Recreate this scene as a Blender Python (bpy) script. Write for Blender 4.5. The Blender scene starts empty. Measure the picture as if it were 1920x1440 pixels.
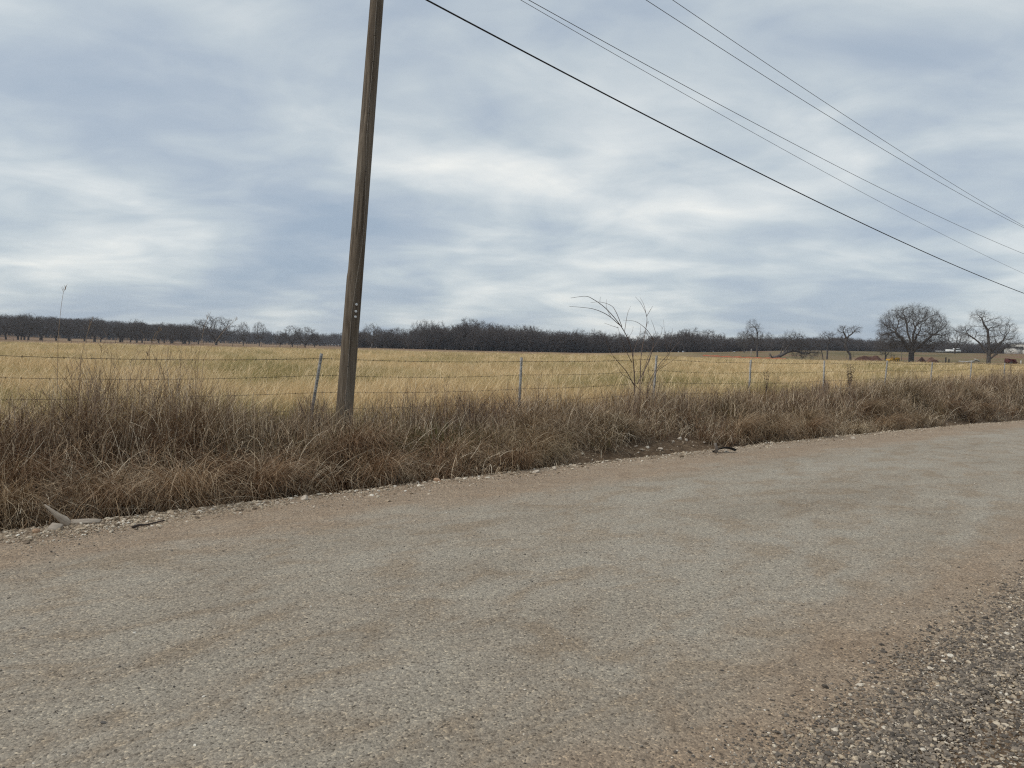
import bpy, bmesh, math, random
import numpy as np
from mathutils import Vector, Matrix

# ------------------------------------------------------------------ camera
# World: X runs along the road (to the right of the view), Y across it to the field.
SC = bpy.context.scene
F = 1430.0; TH = math.radians(47.7); H = 1.6
ROLL = math.radians(1.3); PITCH = math.atan((720 - 663.0) / F * math.cos(ROLL))
f0 = np.array([math.cos(TH), math.sin(TH), 0.0]); r0 = np.array([math.sin(TH), -math.cos(TH), 0.0]); u0 = np.array([0, 0, 1.0])
fw = f0 * math.cos(PITCH) - u0 * math.sin(PITCH)
up = u0 * math.cos(PITCH) + f0 * math.sin(PITCH)
CR = r0 * math.cos(ROLL) + up * math.sin(ROLL); CU = up * math.cos(ROLL) - r0 * math.sin(ROLL)
CAM = np.array([0, 0, H])
cam_d = bpy.data.cameras.new('camera'); cam = bpy.data.objects.new('camera', cam_d); SC.collection.objects.link(cam)
cam.matrix_world = Matrix(((CR[0], CU[0], -fw[0], 0), (CR[1], CU[1], -fw[1], 0), (CR[2], CU[2], -fw[2], H), (0, 0, 0, 1)))
cam_d.sensor_fit = 'HORIZONTAL'; cam_d.sensor_width = 36.0; cam_d.lens = 36.0 * F / 1920
cam_d.clip_start = 0.1; cam_d.clip_end = 9000
SC.camera = cam

# ------------------------------------------------------------------ sky, sun, exposure
SUN_EL = math.radians(48); SUN_AZ = math.radians(155)      # azimuth counter-clockwise from +X
w = bpy.data.worlds.new('World'); SC.world = w; w.use_nodes = True
nt = w.node_tree; nt.nodes.clear()
def N(t, typ, **kw):
    n = t.nodes.new(typ)
    for k, v in kw.items(): setattr(n, k, v)
    return n
def setin(n, **kw):
    for k, v in kw.items(): n.inputs[k.replace('_', ' ')].default_value = v
def ramp(t, stops, interp='LINEAR'):
    n = t.nodes.new('ShaderNodeValToRGB'); cr = n.color_ramp; cr.interpolation = interp
    while len(cr.elements) < len(stops): cr.elements.new(0.5)
    for e, (p, c) in zip(cr.elements, stops):
        e.position = p; e.color = c if len(c) == 4 else (*c, 1)
    return n
def math_n(t, op, a, b=None, c=None, clamp=False):
    n = t.nodes.new('ShaderNodeMath'); n.operation = op; n.use_clamp = clamp
    for i, v in enumerate((a, b, c)):
        if v is None: continue
        if isinstance(v, (int, float)): n.inputs[i].default_value = v
        else: t.links.new(v, n.inputs[i])
    return n.outputs[0]
def noise(t, vec, scale, detail=4, rough=0.55, dist=0.0):
    n = t.nodes.new('ShaderNodeTexNoise'); n.inputs['Scale'].default_value = scale
    n.inputs['Detail'].default_value = detail; n.inputs['Roughness'].default_value = rough; n.inputs['Distortion'].default_value = dist
    if vec is not None: t.links.new(vec, n.inputs['Vector'])
    return n.outputs[0]
def mixc(t, fac, a, b, blend='MIX'):
    n = t.nodes.new('ShaderNodeMix'); n.data_type = 'RGBA'; n.blend_type = blend
    for sock, v in ((0, fac), (6, a), (7, b)):
        if isinstance(v, (int, float)): n.inputs[sock].default_value = v
        elif isinstance(v, tuple): n.inputs[sock].default_value = v if len(v) == 4 else (*v, 1)
        else: t.links.new(v, n.inputs[sock])
    return n.outputs[2]
def mapping(t, vec, scale=(1, 1, 1), rot=(0, 0, 0), loc=(0, 0, 0)):
    n = t.nodes.new('ShaderNodeMapping'); t.links.new(vec, n.inputs['Vector'])
    n.inputs['Scale'].default_value = scale; n.inputs['Rotation'].default_value = rot; n.inputs['Location'].default_value = loc
    return n.outputs[0]
sky = N(nt, 'ShaderNodeTexSky', sky_type='NISHITA'); sky.sun_disc = False
sky.sun_elevation = SUN_EL; sky.sun_rotation = math.pi / 2 - SUN_AZ; sky.dust_density = 1.5
tc = N(nt, 'ShaderNodeTexCoord'); sep = N(nt, 'ShaderNodeSeparateXYZ'); nt.links.new(tc.outputs['Generated'], sep.inputs[0])
zc = math_n(nt, 'ADD', math_n(nt, 'MAXIMUM', sep.outputs[2], 0.0), 0.17)
px = math_n(nt, 'DIVIDE', sep.outputs[0], zc); py = math_n(nt, 'DIVIDE', sep.outputs[1], zc)
cmb = N(nt, 'ShaderNodeCombineXYZ'); nt.links.new(px, cmb.inputs[0]); nt.links.new(py, cmb.inputs[1])
cl = mapping(nt, cmb.outputs[0], rot=(0, 0, -TH))   # local x = away from the viewer, y = across
n1 = noise(nt, mapping(nt, cl, (0.78, 0.85, 1), loc=(30.6, 8.9, 0)), 1.0, 3, 0.45, 0.6)
n2 = noise(nt, mapping(nt, cl, (1.8, 1.6, 1), loc=(21.5, 11.1, 0)), 1.0, 5, 0.52, 0.6)
n3 = noise(nt, mapping(nt, cl, (4.4, 3.0, 1), loc=(1, 9, 0)), 1.0, 5, 0.55, 0.6)
den = math_n(nt, 'ADD', math_n(nt, 'MULTIPLY', n1, 0.53), math_n(nt, 'ADD', math_n(nt, 'MULTIPLY', n2, 0.32), math_n(nt, 'MULTIPLY', n3, 0.15)))
cr_ = ramp(nt, [(0.35, (0.325, 0.405, 0.51)), (0.44, (0.405, 0.475, 0.56)), (0.51, (0.51, 0.575, 0.625)), (0.58, (0.66, 0.705, 0.725)), (0.67, (0.88, 0.885, 0.85))])
nt.links.new(den, cr_.inputs[0])
ctint = mixc(nt, 1.0, cr_.outputs[0], (5.85, 5.8, 5.7), 'MULTIPLY')
skyc = mixc(nt, 0.93, sky.outputs[0], ctint)
bg = N(nt, 'ShaderNodeBackground'); bg.inputs[1].default_value = 0.13
wo = N(nt, 'ShaderNodeOutputWorld'); nt.links.new(skyc, bg.inputs[0]); nt.links.new(bg.outputs[0], wo.inputs[0])
sun_d = bpy.data.lights.new('sun', 'SUN'); sun_d.energy = 1.5; sun_d.angle = math.radians(25); sun_d.color = (1, 0.96, 0.9)
sun = bpy.data.objects.new('sun', sun_d); SC.collection.objects.link(sun)
sdir = Vector((math.cos(SUN_EL) * math.cos(SUN_AZ), math.cos(SUN_EL) * math.sin(SUN_AZ), math.sin(SUN_EL)))
sun.rotation_euler = sdir.to_track_quat('Z', 'Y').to_euler(); sun.location = (0, -10, 30)
vs = SC.view_settings; vs.view_transform = 'Standard'; vs.look = 'None'; vs.gamma = 1; vs.exposure = 0.5; vs.use_curve_mapping = False
SC.cycles.max_bounces = 6; SC.cycles.diffuse_bounces = 3; SC.cycles.glossy_bounces = 2; SC.cycles.transmission_bounces = 4; SC.cycles.volume_bounces = 0
SC.cycles.use_adaptive_sampling = True; SC.cycles.adaptive_threshold = 0.008; SC.cycles.adaptive_min_samples = 64; SC.cycles.use_denoising = False; SC.cycles.filter_width = 1.2

rng = np.random.default_rng(11); random.seed(11)

# ------------------------------------------------------------------ helpers
def ray(x, y):
    d = fw * F + CR * (x - 960) - CU * (y - 720); return d / np.linalg.norm(d)
def at_y(x, y, d):
    v = ray(x, y); return CAM + v * (d / v[1])
def at_r(x, y, r):
    v = ray(x, y); return CAM + v * (r / math.hypot(v[0], v[1]))
def sstep(x, a, b):
    q = np.clip((np.asarray(x, float) - a) / (b - a), 0, 1); return q * q * (3 - 2 * q)
_perm = np.random.default_rng(5).random((256, 256))
def vnoise(x, y):
    x = np.asarray(x, float); y = np.asarray(y, float)
    xi = np.floor(x).astype(int); yi = np.floor(y).astype(int); fx = x - xi; fy = y - yi
    fx = fx * fx * (3 - 2 * fx); fy = fy * fy * (3 - 2 * fy)
    g = lambda a, b: _perm[a % 256, b % 256]
    return (g(xi, yi) * (1 - fx) + g(xi + 1, yi) * fx) * (1 - fy) + (g(xi, yi + 1) * (1 - fx) + g(xi + 1, yi + 1) * fx) * fy
def fbm(x, y, o=3):
    s = 0; a = 0.5
    for i in range(o): s = s + a * vnoise(x * 2 ** i + 13.7 * i, y * 2 ** i + 5.1 * i); a *= 0.5
    return s / (1 - 0.5 ** o)

def link(o, parent=None):
    SC.collection.objects.link(o)
    if parent is not None: o.parent = parent
    return o
def tag(o, label, cat, group=None, kind=None):
    o['label'] = label; o['category'] = cat
    if group: o['group'] = group
    if kind: o['kind'] = kind
    return o
def empty(name, loc, rz=0):
    o = bpy.data.objects.new(name, None); o.empty_display_size = 0.2; o.location = loc; o.rotation_euler = (0, 0, rz); return link(o)
def np_mesh(name, v, quads=None, tris=None, mat=None, attr=None, smooth=False):
    me = bpy.data.meshes.new(name); v = np.asarray(v, np.float32)
    loops = []; starts = []; tot = 0
    for f, k in ((quads, 4), (tris, 3)):
        if f is None or len(f) == 0: continue
        f = np.asarray(f, np.int32); loops.append(f.ravel()); starts.append(tot + np.arange(len(f)) * k); tot += f.size
    me.vertices.add(len(v)); me.vertices.foreach_set('co', v.ravel())
    if tot:
        L = np.concatenate(loops); S = np.concatenate(starts)
        me.loops.add(len(L)); me.loops.foreach_set('vertex_index', L)
        me.polygons.add(len(S)); me.polygons.foreach_set('loop_start', S.astype(np.int32))
        if smooth: me.polygons.foreach_set('use_smooth', np.ones(len(S), bool))
    if attr:
        for k, a in attr.items():
            at = me.attributes.new(k, 'FLOAT', 'POINT'); at.data.foreach_set('value', np.asarray(a, np.float32))
    me.update(calc_edges=True); me.validate()
    if mat: me.materials.append(mat)
    return me
def mobj(name, me, parent=None, loc=None):
    o = bpy.data.objects.new(name, me)
    if loc is not None: o.location = loc
    return link(o, parent)
class MB:
    """collects boxes, tubes and loose quads into one mesh"""
    def __init__(s): s.v = []; s.q = []; s.n = 0
    def add(s, v, q):
        s.v.append(np.asarray(v, float)); s.q.append(np.asarray(q, int) + s.n); s.n += len(v)
    def box(s, lo, hi, M=None, taper=None):
        x0, y0, z0 = lo; x1, y1, z1 = hi
        v = np.array([(x0, y0, z0), (x1, y0, z0), (x1, y1, z0), (x0, y1, z0), (x0, y0, z1), (x1, y0, z1), (x1, y1, z1), (x0, y1, z1)], float)
        if taper is not None:
            c = (v[4:, :2].mean(0)); v[4:, :2] = c + (v[4:, :2] - c) * np.asarray(taper)
        if M is not None: v = v @ np.asarray(M.to_3x3()).T + np.asarray(M.to_translation())
        s.add(v, [(3, 2, 1, 0), (4, 5, 6, 7), (0, 1, 5, 4), (1, 2, 6, 5), (2, 3, 7, 6), (3, 0, 4, 7)])
        return s
    def tube(s, pts, rad, n=6, cap=True):
        pts = np.asarray(pts, float); m = len(pts); rad = np.broadcast_to(np.asarray(rad, float), (m,))
        tg = np.gradient(pts, axis=0); tg /= np.linalg.norm(tg, axis=1)[:, None] + 1e-9
        ref = np.array([0, 0, 1.0]) if abs(tg[:, 2]).mean() < 0.8 else np.array([1.0, 0, 0])
        a = np.cross(tg, ref); a /= np.linalg.norm(a, axis=1)[:, None] + 1e-9; b = np.cross(tg, a)
        th = np.arange(n) / n * 2 * math.pi
        v = pts[:, None] + rad[:, None, None] * (np.cos(th)[None, :, None] * a[:, None] + np.sin(th)[None, :, None] * b[:, None])
        i, j = np.meshgrid(np.arange(m - 1), np.arange(n), indexing='ij'); i = i.ravel(); j = j.ravel(); j2 = (j + 1) % n
        q = np.stack([i * n + j, (i + 1) * n + j, (i + 1) * n + j2, i * n + j2], 1)
        V = v.reshape(-1, 3)
        if cap:
            V = np.concatenate([V, pts[:1], pts[-1:]]); c0 = m * n; c1 = c0 + 1
            k = np.arange(0, n, 1); k2 = (k + 1) % n
            q = np.concatenate([q, np.stack([np.full(n, c0), k, k2, k2], 1)[:, [0, 1, 2, 2]], np.stack([np.full(n, c1), (m - 1) * n + k2, (m - 1) * n + k, (m - 1) * n + k], 1)])
        s.add(V, q); return s
    def build(s, name, mat, parent=None, smooth=False, loc=None):
        v = np.concatenate(s.v); q = np.concatenate(s.q)
        deg = q[:, 2] == q[:, 3]
        return mobj(name, np_mesh(name, v, q[~deg], q[deg][:, :3], mat, smooth=smooth), parent, loc)
def curve_pts(ctrl, n=8):
    """Catmull-Rom through control points"""
    c = np.asarray(ctrl, float); c = np.concatenate([[2 * c[0] - c[1]], c, [2 * c[-1] - c[-2]]]); out = []
    for i in range(1, len(c) - 2):
        t = np.linspace(0, 1, n, endpoint=False)[:, None]; p0, p1, p2, p3 = c[i - 1:i + 3]
        out.append(0.5 * (2 * p1 + (p2 - p0) * t + (2 * p0 - 5 * p1 + 4 * p2 - p3) * t ** 2 + (3 * p1 - p0 - 3 * p2 + p3) * t ** 3))
    return np.concatenate(out + [c[-2:-1]])

# ------------------------------------------------------------------ materials
def mat_new(name):
    m = bpy.data.materials.new(name); m.use_nodes = True; t = m.node_tree; t.nodes.clear()
    o = N(t, 'ShaderNodeOutputMaterial'); p = N(t, 'ShaderNodeBsdfPrincipled'); t.links.new(p.outputs[0], o.inputs[0])
    p.inputs['Specular IOR Level'].default_value = 0.25; p.inputs['Roughness'].default_value = 0.85
    return m, t, p, o
def pos(t): return N(t, 'ShaderNodeNewGeometry').outputs['Position']
def simple(name, c1, c2=None, scale=8, rough=0.8, metal=0, stretch=(1, 1, 1), bump=0, obj=False, detail=5):
    m, t, p, o = mat_new(name); c2 = c2 or tuple(x * 0.75 for x in c1)
    v = N(t, 'ShaderNodeTexCoord').outputs['Object'] if obj else pos(t)
    f = noise(t, mapping(t, v, stretch), scale, detail, 0.6)
    r = ramp(t, [(0.35, c2), (0.65, c1)]); t.links.new(f, r.inputs[0]); t.links.new(r.outputs[0], p.inputs['Base Color'])
    p.inputs['Roughness'].default_value = rough; p.inputs['Metallic'].default_value = metal
    if bump:
        b = N(t, 'ShaderNodeBump'); b.inputs['Strength'].default_value = bump; b.inputs['Distance'].default_value = 0.02
        t.links.new(f, b.inputs['Height']); t.links.new(b.outputs[0], p.inputs['Normal'])
    return m
def blade_mat(name, stops, patch=None, pscale=0.15, transl=0.3, src='rnd'):
    m, t, p, o = mat_new(name)
    if src == 'rnd':
        a = N(t, 'ShaderNodeAttribute', attribute_name='rnd').outputs['Fac']
    else:
        a = math_n(t, 'ADD', math_n(t, 'MULTIPLY', N(t, 'ShaderNodeAttribute', attribute_name='rnd').outputs['Fac'], 0.4), math_n(t, 'MULTIPLY', N(t, 'ShaderNodeObjectInfo').outputs['Random'], 0.6))
    r = ramp(t, stops); t.links.new(a, r.inputs[0]); col = r.outputs[0]
    if patch:
        f = noise(t, mapping(t, pos(t), (pscale, pscale, 0)), 1.0, 4, 0.55)
        k = ramp(t, [(0.44, (0, 0, 0)), (0.58, (1, 1, 1))]); t.links.new(f, k.inputs[0])
        r2 = ramp(t, patch); t.links.new(a, r2.inputs[0])
        col = mixc(t, k.outputs[0], col, r2.outputs[0])
    t.links.new(col, p.inputs['Base Color']); p.inputs['Roughness'].default_value = 0.75
    tr = N(t, 'ShaderNodeBsdfTranslucent'); t.links.new(col, tr.inputs[0])
    mx = N(t, 'ShaderNodeMixShader'); mx.inputs[0].default_value = transl
    t.links.new(p.outputs[0], mx.inputs[1]); t.links.new(tr.outputs[0], mx.inputs[2]); t.links.new(mx.outputs[0], o.inputs[0])
    return m

# ground
def ground_mat():
    m, t, p, o = mat_new('ground_soil_and_turf'); P = pos(t)
    s = N(t, 'ShaderNodeSeparateXYZ'); t.links.new(P, s.inputs[0])
    soil_n = noise(t, P, 9, 8, 0.65)
    soil = ramp(t, [(0.3, (0.06, 0.040, 0.025)), (0.55, (0.135, 0.092, 0.058)), (0.75, (0.23, 0.17, 0.115))]); t.links.new(soil_n, soil.inputs[0])
    fn = noise(t, mapping(t, P, (0.035, 0.05, 0)), 1, 6, 0.6, 0.4)
    turf = ramp(t, [(0.36, (0.23, 0.18, 0.08)), (0.48, (0.40, 0.295, 0.145)), (0.62, (0.52, 0.39, 0.20))]); t.links.new(fn, turf.inputs[0])
    fine = noise(t, P, 1.6, 6, 0.7)
    turf2 = mixc(t, math_n(t, 'MULTIPLY', fine, 0.7), turf.outputs[0], (0.13, 0.09, 0.04))
    far_n = noise(t, mapping(t, P, (0.02, 0.03, 0)), 1, 5, 0.65)
    farc = ramp(t, [(0.35, (0.15, 0.09, 0.055)), (0.55, (0.235, 0.155, 0.09)), (0.7, (0.30, 0.22, 0.10))]); t.links.new(far_n, farc.inputs[0])
    hillc = ramp(t, [(0.36, (0.11, 0.09, 0.042)), (0.5, (0.175, 0.13, 0.065)), (0.62, (0.18, 0.105, 0.065))]); t.links.new(far_n, hillc.inputs[0])
    afar = N(t, 'ShaderNodeAttribute', attribute_name='far').outputs['Fac']; ahill = N(t, 'ShaderNodeAttribute', attribute_name='hill').outputs['Fac']; afield = N(t, 'ShaderNodeAttribute', attribute_name='field').outputs['Fac']
    c = mixc(t, afield, soil.outputs[0], turf2); c = mixc(t, afar, c, farc.outputs[0]); c = mixc(t, ahill, c, hillc.outputs[0])
    t.links.new(c, p.inputs['Base Color']); p.inputs['Roughness'].default_value = 1.0; p.inputs['Specular IOR Level'].default_value = 0.1
    b = N(t, 'ShaderNodeBump'); b.inputs['Strength'].default_value = 0.8; b.inputs['Distance'].default_value = 0.03
    t.links.new(soil_n, b.inputs['Height']); t.links.new(b.outputs[0], p.inputs['Normal'])
    return m
def road_mat():
    m, t, p, o = mat_new('chip_seal'); P = pos(t)
    s = N(t, 'ShaderNodeSeparateXYZ'); t.links.new(P, s.inputs[0]); Y = s.outputs[1]
    big = noise(t, mapping(t, P, (0.28, 0.9, 0)), 1, 6, 0.6, 0.5)
    big2 = noise(t, mapping(t, P, (1.5, 2.6, 0), loc=(4, 9, 0)), 1, 6, 0.65, 0.6)
    base = ramp(t, [(0.33, (0.285, 0.245, 0.195)), (0.5, (0.325, 0.283, 0.228)), (0.66, (0.34, 0.304, 0.252))]); t.links.new(big, base.inputs[0])
    blot = ramp(t, [(0.38, (0.91, 0.855, 0.80)), (0.5, (1, 1, 1)), (0.62, (1.03, 1.055, 1.07))]); t.links.new(big2, blot.inputs[0])
    c = mixc(t, 1.0, base.outputs[0], blot.outputs[0], 'MULTIPLY')
    # dust carried to both edges and thin along the crown
    wob = math_n(t, 'MULTIPLY', math_n(t, 'SUBTRACT', noise(t, mapping(t, P, (0.5, 1.0, 0), loc=(2, 2, 0)), 1, 5, 0.65), 0.5), 2.2)
    yy = math_n(t, 'ADD', Y, wob)
    d1 = N(t, 'ShaderNodeMapRange', interpolation_type='SMOOTHSTEP'); t.links.new(yy, d1.inputs[0]); d1.inputs[1].default_value = 5.75; d1.inputs[2].default_value = 6.55
    d2 = N(t, 'ShaderNodeMapRange', interpolation_type='SMOOTHSTEP'); t.links.new(yy, d2.inputs[0]); d2.inputs[1].default_value = 2.55; d2.inputs[2].default_value = 1.65
    tr = noise(t, mapping(t, P, (0.12, 6.0, 0)), 1, 4, 0.6)
    dust = math_n(t, 'MULTIPLY', math_n(t, 'MAXIMUM', d1.outputs[0], d2.outputs[0]), math_n(t, 'ADD', math_n(t, 'MULTIPLY', tr, 0.7), 0.50), clamp=True)
    dn = noise(t, P, 3.0, 6, 0.65)
    dustc = ramp(t, [(0.3, (0.265, 0.19, 0.13)), (0.7, (0.355, 0.275, 0.20))]); t.links.new(dn, dustc.inputs[0])
    c = mixc(t, dust, c, dustc.outputs[0])
    # stone chips: light, dark and ochre grains
    vor = N(t, 'ShaderNodeTexVoronoi'); vor.inputs['Scale'].default_value = 95; t.links.new(P, vor.inputs['Vector'])
    sc = N(t, 'ShaderNodeSeparateColor'); t.links.new(vor.outputs['Color'], sc.inputs[0])
    g = ramp(t, [(0.0, (0.30, 0.28, 0.26)), (0.10, (0.72, 0.70, 0.68)), (0.5, (1, 0.99, 0.97)), (0.9, (1.25, 1.22, 1.16)), (1.0, (1.9, 1.82, 1.65))]); t.links.new(sc.outputs[0], g.inputs[0])
    fine = noise(t, P, 260, 3, 0.7); mid = noise(t, P, 30, 5, 0.75)
    fr = ramp(t, [(0.3, (0.66, 0.66, 0.66)), (0.7, (1.3, 1.3, 1.3))]); t.links.new(fine, fr.inputs[0])
    mr = ramp(t, [(0.3, (0.76, 0.75, 0.74)), (0.7, (1.22, 1.22, 1.22))]); t.links.new(mid, mr.inputs[0])
    c = mixc(t, 0.85, c, g.outputs[0], 'MULTIPLY'); c = mixc(t, 0.8, c, fr.outputs[0], 'MULTIPLY'); c = mixc(t, 1.0, c, mr.outputs[0], 'MULTIPLY')
    t.links.new(c, p.inputs['Base Color']); p.inputs['Roughness'].default_value = 0.9; p.inputs['Specular IOR Level'].default_value = 0.2
    hgt = math_n(t, 'ADD', math_n(t, 'MULTIPLY', vor.outputs['Distance'], -0.9), math_n(t, 'ADD', fine, mid))
    b = N(t, 'ShaderNodeBump'); b.inputs['Strength'].default_value = 0.75; b.inputs['Distance'].default_value = 0.008
    t.links.new(hgt, b.inputs['Height']); t.links.new(b.outputs[0], p.inputs['Normal'])
    return m
def pebble_mat(name, stops):
    m, t, p, o = mat_new(name)
    r = ramp(t, stops); t.links.new(N(t, 'ShaderNodeObjectInfo').outputs['Random'], r.inputs[0])
    f = noise(t, pos(t), 60, 4, 0.6); fr = ramp(t, [(0.3, (0.7, 0.68, 0.66)), (0.7, (1.15, 1.15, 1.15))]); t.links.new(f, fr.inputs[0])
    t.links.new(mixc(t, 1.0, r.outputs[0], fr.outputs[0], 'MULTIPLY'), p.inputs['Base Color'])
    return m
M_ground = ground_mat(); M_road = road_mat()
M_peb = pebble_mat('limestone_gravel', [(0.0, (0.16, 0.12, 0.085)), (0.35, (0.29, 0.225, 0.155)), (0.65, (0.42, 0.34, 0.245)), (0.9, (0.55, 0.475, 0.37)), (1, (0.72, 0.67, 0.58))])
M_shoulder = pebble_mat('dark_shoulder_gravel', [(0.0, (0.07, 0.06, 0.05)), (0.4, (0.16, 0.135, 0.11)), (0.75, (0.28, 0.23, 0.175)), (0.93, (0.46, 0.37, 0.26)), (1, (0.66, 0.60, 0.50))])
M_chip = pebble_mat('loose_chips', [(0.0, (0.05, 0.045, 0.04)), (0.3, (0.14, 0.125, 0.11)), (0.55, (0.30, 0.26, 0.21)), (0.85, (0.46, 0.41, 0.34)), (1, (0.7, 0.66, 0.58))])
M_rock = simple('pale_limestone', (0.58, 0.51, 0.42), (0.36, 0.29, 0.22), 22, 0.9, bump=0.5)
M_rock_o = simple('tan_sandstone', (0.46, 0.31, 0.20), (0.30, 0.19, 0.12), 22, 0.9, bump=0.5)
M_weed = blade_mat('dry_brown_grass', [(0, (0.062, 0.034, 0.018)), (0.3, (0.175, 0.095, 0.048)), (0.6, (0.34, 0.225, 0.13)), (1.0, (0.66, 0.53, 0.37))],
                   patch=[(0, (0.08, 0.053, 0.028)), (0.35, (0.205, 0.14, 0.076)), (0.65, (0.40, 0.30, 0.18)), (1, (0.68, 0.57, 0.40))], pscale=0.22, transl=0.12)
M_stem = blade_mat('pale_dry_stems', [(0, (0.30, 0.21, 0.13)), (0.5, (0.50, 0.39, 0.265)), (1.0, (0.74, 0.64, 0.49))], transl=0.05)
M_stalk = blade_mat('grey_weed_stalks', [(0, (0.11, 0.07, 0.052)), (0.6, (0.20, 0.135, 0.10)), (1.0, (0.31, 0.235, 0.175))], transl=0.05)
M_green = blade_mat('green_undergrowth', [(0, (0.06, 0.065, 0.018)), (0.6, (0.12, 0.11, 0.035)), (1.0, (0.2, 0.16, 0.06))], transl=0.25)
M_straw = blade_mat('straw_field_grass', [(0, (0.27, 0.185, 0.085)), (0.4, (0.58, 0.415, 0.205)), (1.0, (0.95, 0.77, 0.48))],
                    patch=[(0, (0.11, 0.10, 0.035)), (0.45, (0.28, 0.24, 0.09)), (1.0, (0.72, 0.57, 0.30))], pscale=0.10, transl=0.35, src='inst')
M_plume = blade_mat('pale_plume_grass', [(0, (0.50, 0.36, 0.19)), (0.5, (0.72, 0.55, 0.31)), (1.0, (0.92, 0.78, 0.54))], transl=0.3, src='inst')
def bark_mat(name, c1, c2): return simple(name, c1, c2, 3.0, 0.95, stretch=(1, 1, 0.25))
M_bark = bark_mat('dark_bark', (0.13, 0.112, 0.10), (0.062, 0.054, 0.048))
M_twig = bark_mat('grey_twigs', (0.125, 0.105, 0.092), (0.07, 0.06, 0.053))
M_wood_tw = bark_mat('wood_brown_twigs', (0.125, 0.10, 0.088), (0.07, 0.058, 0.052))
M_galv = simple('galvanised_steel', (0.36, 0.345, 0.315), (0.19, 0.18, 0.165), 14, 0.7, 0.0)
M_wire = simple('rusty_wire', (0.07, 0.055, 0.045), (0.04, 0.033, 0.03), 30, 0.7, 0.3)
M_cable = simple('black_cable', (0.018, 0.018, 0.02), (0.012, 0.012, 0.013), 20, 0.6)
M_alu = simple('weathered_conductor', (0.10, 0.10, 0.105), (0.06, 0.06, 0.065), 20, 0.5, 0.4)

# ------------------------------------------------------------------ ground and road
def road_z(t):
    t = np.asarray(t, float); q = np.clip(t - 4, 0, 26); z = -0.00045 * q * q
    return z - 0.0234 * np.clip(t - 30, 0, 25) * (1 - 0.5 * np.clip(t - 30, 0, 25) / 25)
def far_edge(t): return 7.47 + 0.14 * (fbm(np.asarray(t) * 1.4, np.asarray(t) * 0 + 3.3) - 0.5) * 2
def ground_z(t, y):
    t = np.asarray(t, float); y = np.asarray(y, float)
    r = np.hypot(t, y); ang = np.degrees(np.arctan2(t * r0[0] + y * r0[1], t * f0[0] + y * f0[1]))
    rz = road_z(t)
    field = 0.16 + 0.0073 * np.clip(r - 12, 0, 320) + 0.003 * np.clip(t, 0, 60)
    field = field + 2.8 * sstep(r, 205, 440) * sstep(ang, 12, 22) + 1.2 * sstep(r, 215, 330) * sstep(ang, 5, 13)
    field = field + sstep(r, 430, 900) * (14 * np.exp(-((ang + 42) / 17) ** 2) + 3.5)
    field = field + 0.25 * (fbm(t * 0.03, y * 0.03) - 0.5) * sstep(r, 25, 80)
    bank = sstep(y, 8.35, 10.1)
    ditch = -0.16 * np.exp(-((y - 8.15) / 0.33) ** 2)
    z = rz * (1 - bank) + field * bank + ditch * (0.7 + 0.6 * fbm(t * 0.5, y * 0 + 1.5))
    rough = sstep(y, 7.55, 7.9) * (1 - sstep(y, 14, 40))
    z = z + rough * 0.16 * (fbm(t * 1.3, y * 1.6, 4) - 0.5)
    z = np.where(y < 7.6, rz + 0.016 - 0.05 * sstep(y + 0.5 * (fbm(t * 2.2, y * 2.2, 4) - 0.5), 1.0, 1.7) + 0.036 * sstep(y, 7.1, 7.4), z)
    near = 1 - sstep(y, -1.0, 1.2)
    return z - 0.6 * sstep(-y, 1.0, 5.0)
gx = np.unique(np.round(np.concatenate([-np.geomspace(60, 1100, 24)[::-1], np.arange(-60, -6, 3.0), np.arange(-6, 30, 0.3), np.arange(30, 80, 1.0), np.geomspace(80, 1700, 56)]), 3))
gy = np.unique(np.round(np.concatenate([-np.geomspace(5, 260, 14)[::-1], np.arange(-5, 7.4, 0.5), np.arange(7.4, 12, 0.1), np.arange(12, 30, 0.6), np.geomspace(30, 1700, 80)]), 3))
GX, GY = np.meshgrid(gx, gy, indexing='ij'); GZ = ground_z(GX, GY)
nx, ny = len(gx), len(gy)
ii, jj = np.meshgrid(np.arange(nx - 1), np.arange(ny - 1), indexing='ij'); ii = ii.ravel(); jj = jj.ravel()
gq = np.stack([ii * ny + jj, (ii + 1) * ny + jj, (ii + 1) * ny + jj + 1, ii * ny + jj + 1], 1)
R_ = np.hypot(GX, GY); A_ = np.degrees(np.arctan2(GX * r0[0] + GY * r0[1], GX * f0[0] + GY * f0[1]))
wobble = 25 * (fbm(GX * 0.02, GY * 0.02) - 0.5)
a_field = sstep(GY, 10.4, 12.2); a_far = sstep(R_ + wobble, 150, 200) * sstep(-A_, -14, -4); a_hill = sstep(R_ + wobble * 0.5, 178, 195) * sstep(A_, 9, 15)
me = np_mesh('ground', np.stack([GX, GY, GZ], -1).reshape(-1, 3), gq, None, M_ground, {'field': a_field.ravel(), 'far': a_far.ravel(), 'hill': a_hill.ravel()}, smooth=True)
g = mobj('ground', me); tag(g, 'brown soil verge and grassy farmland rolling to wooded hills', 'ground', kind='structure')

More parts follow.
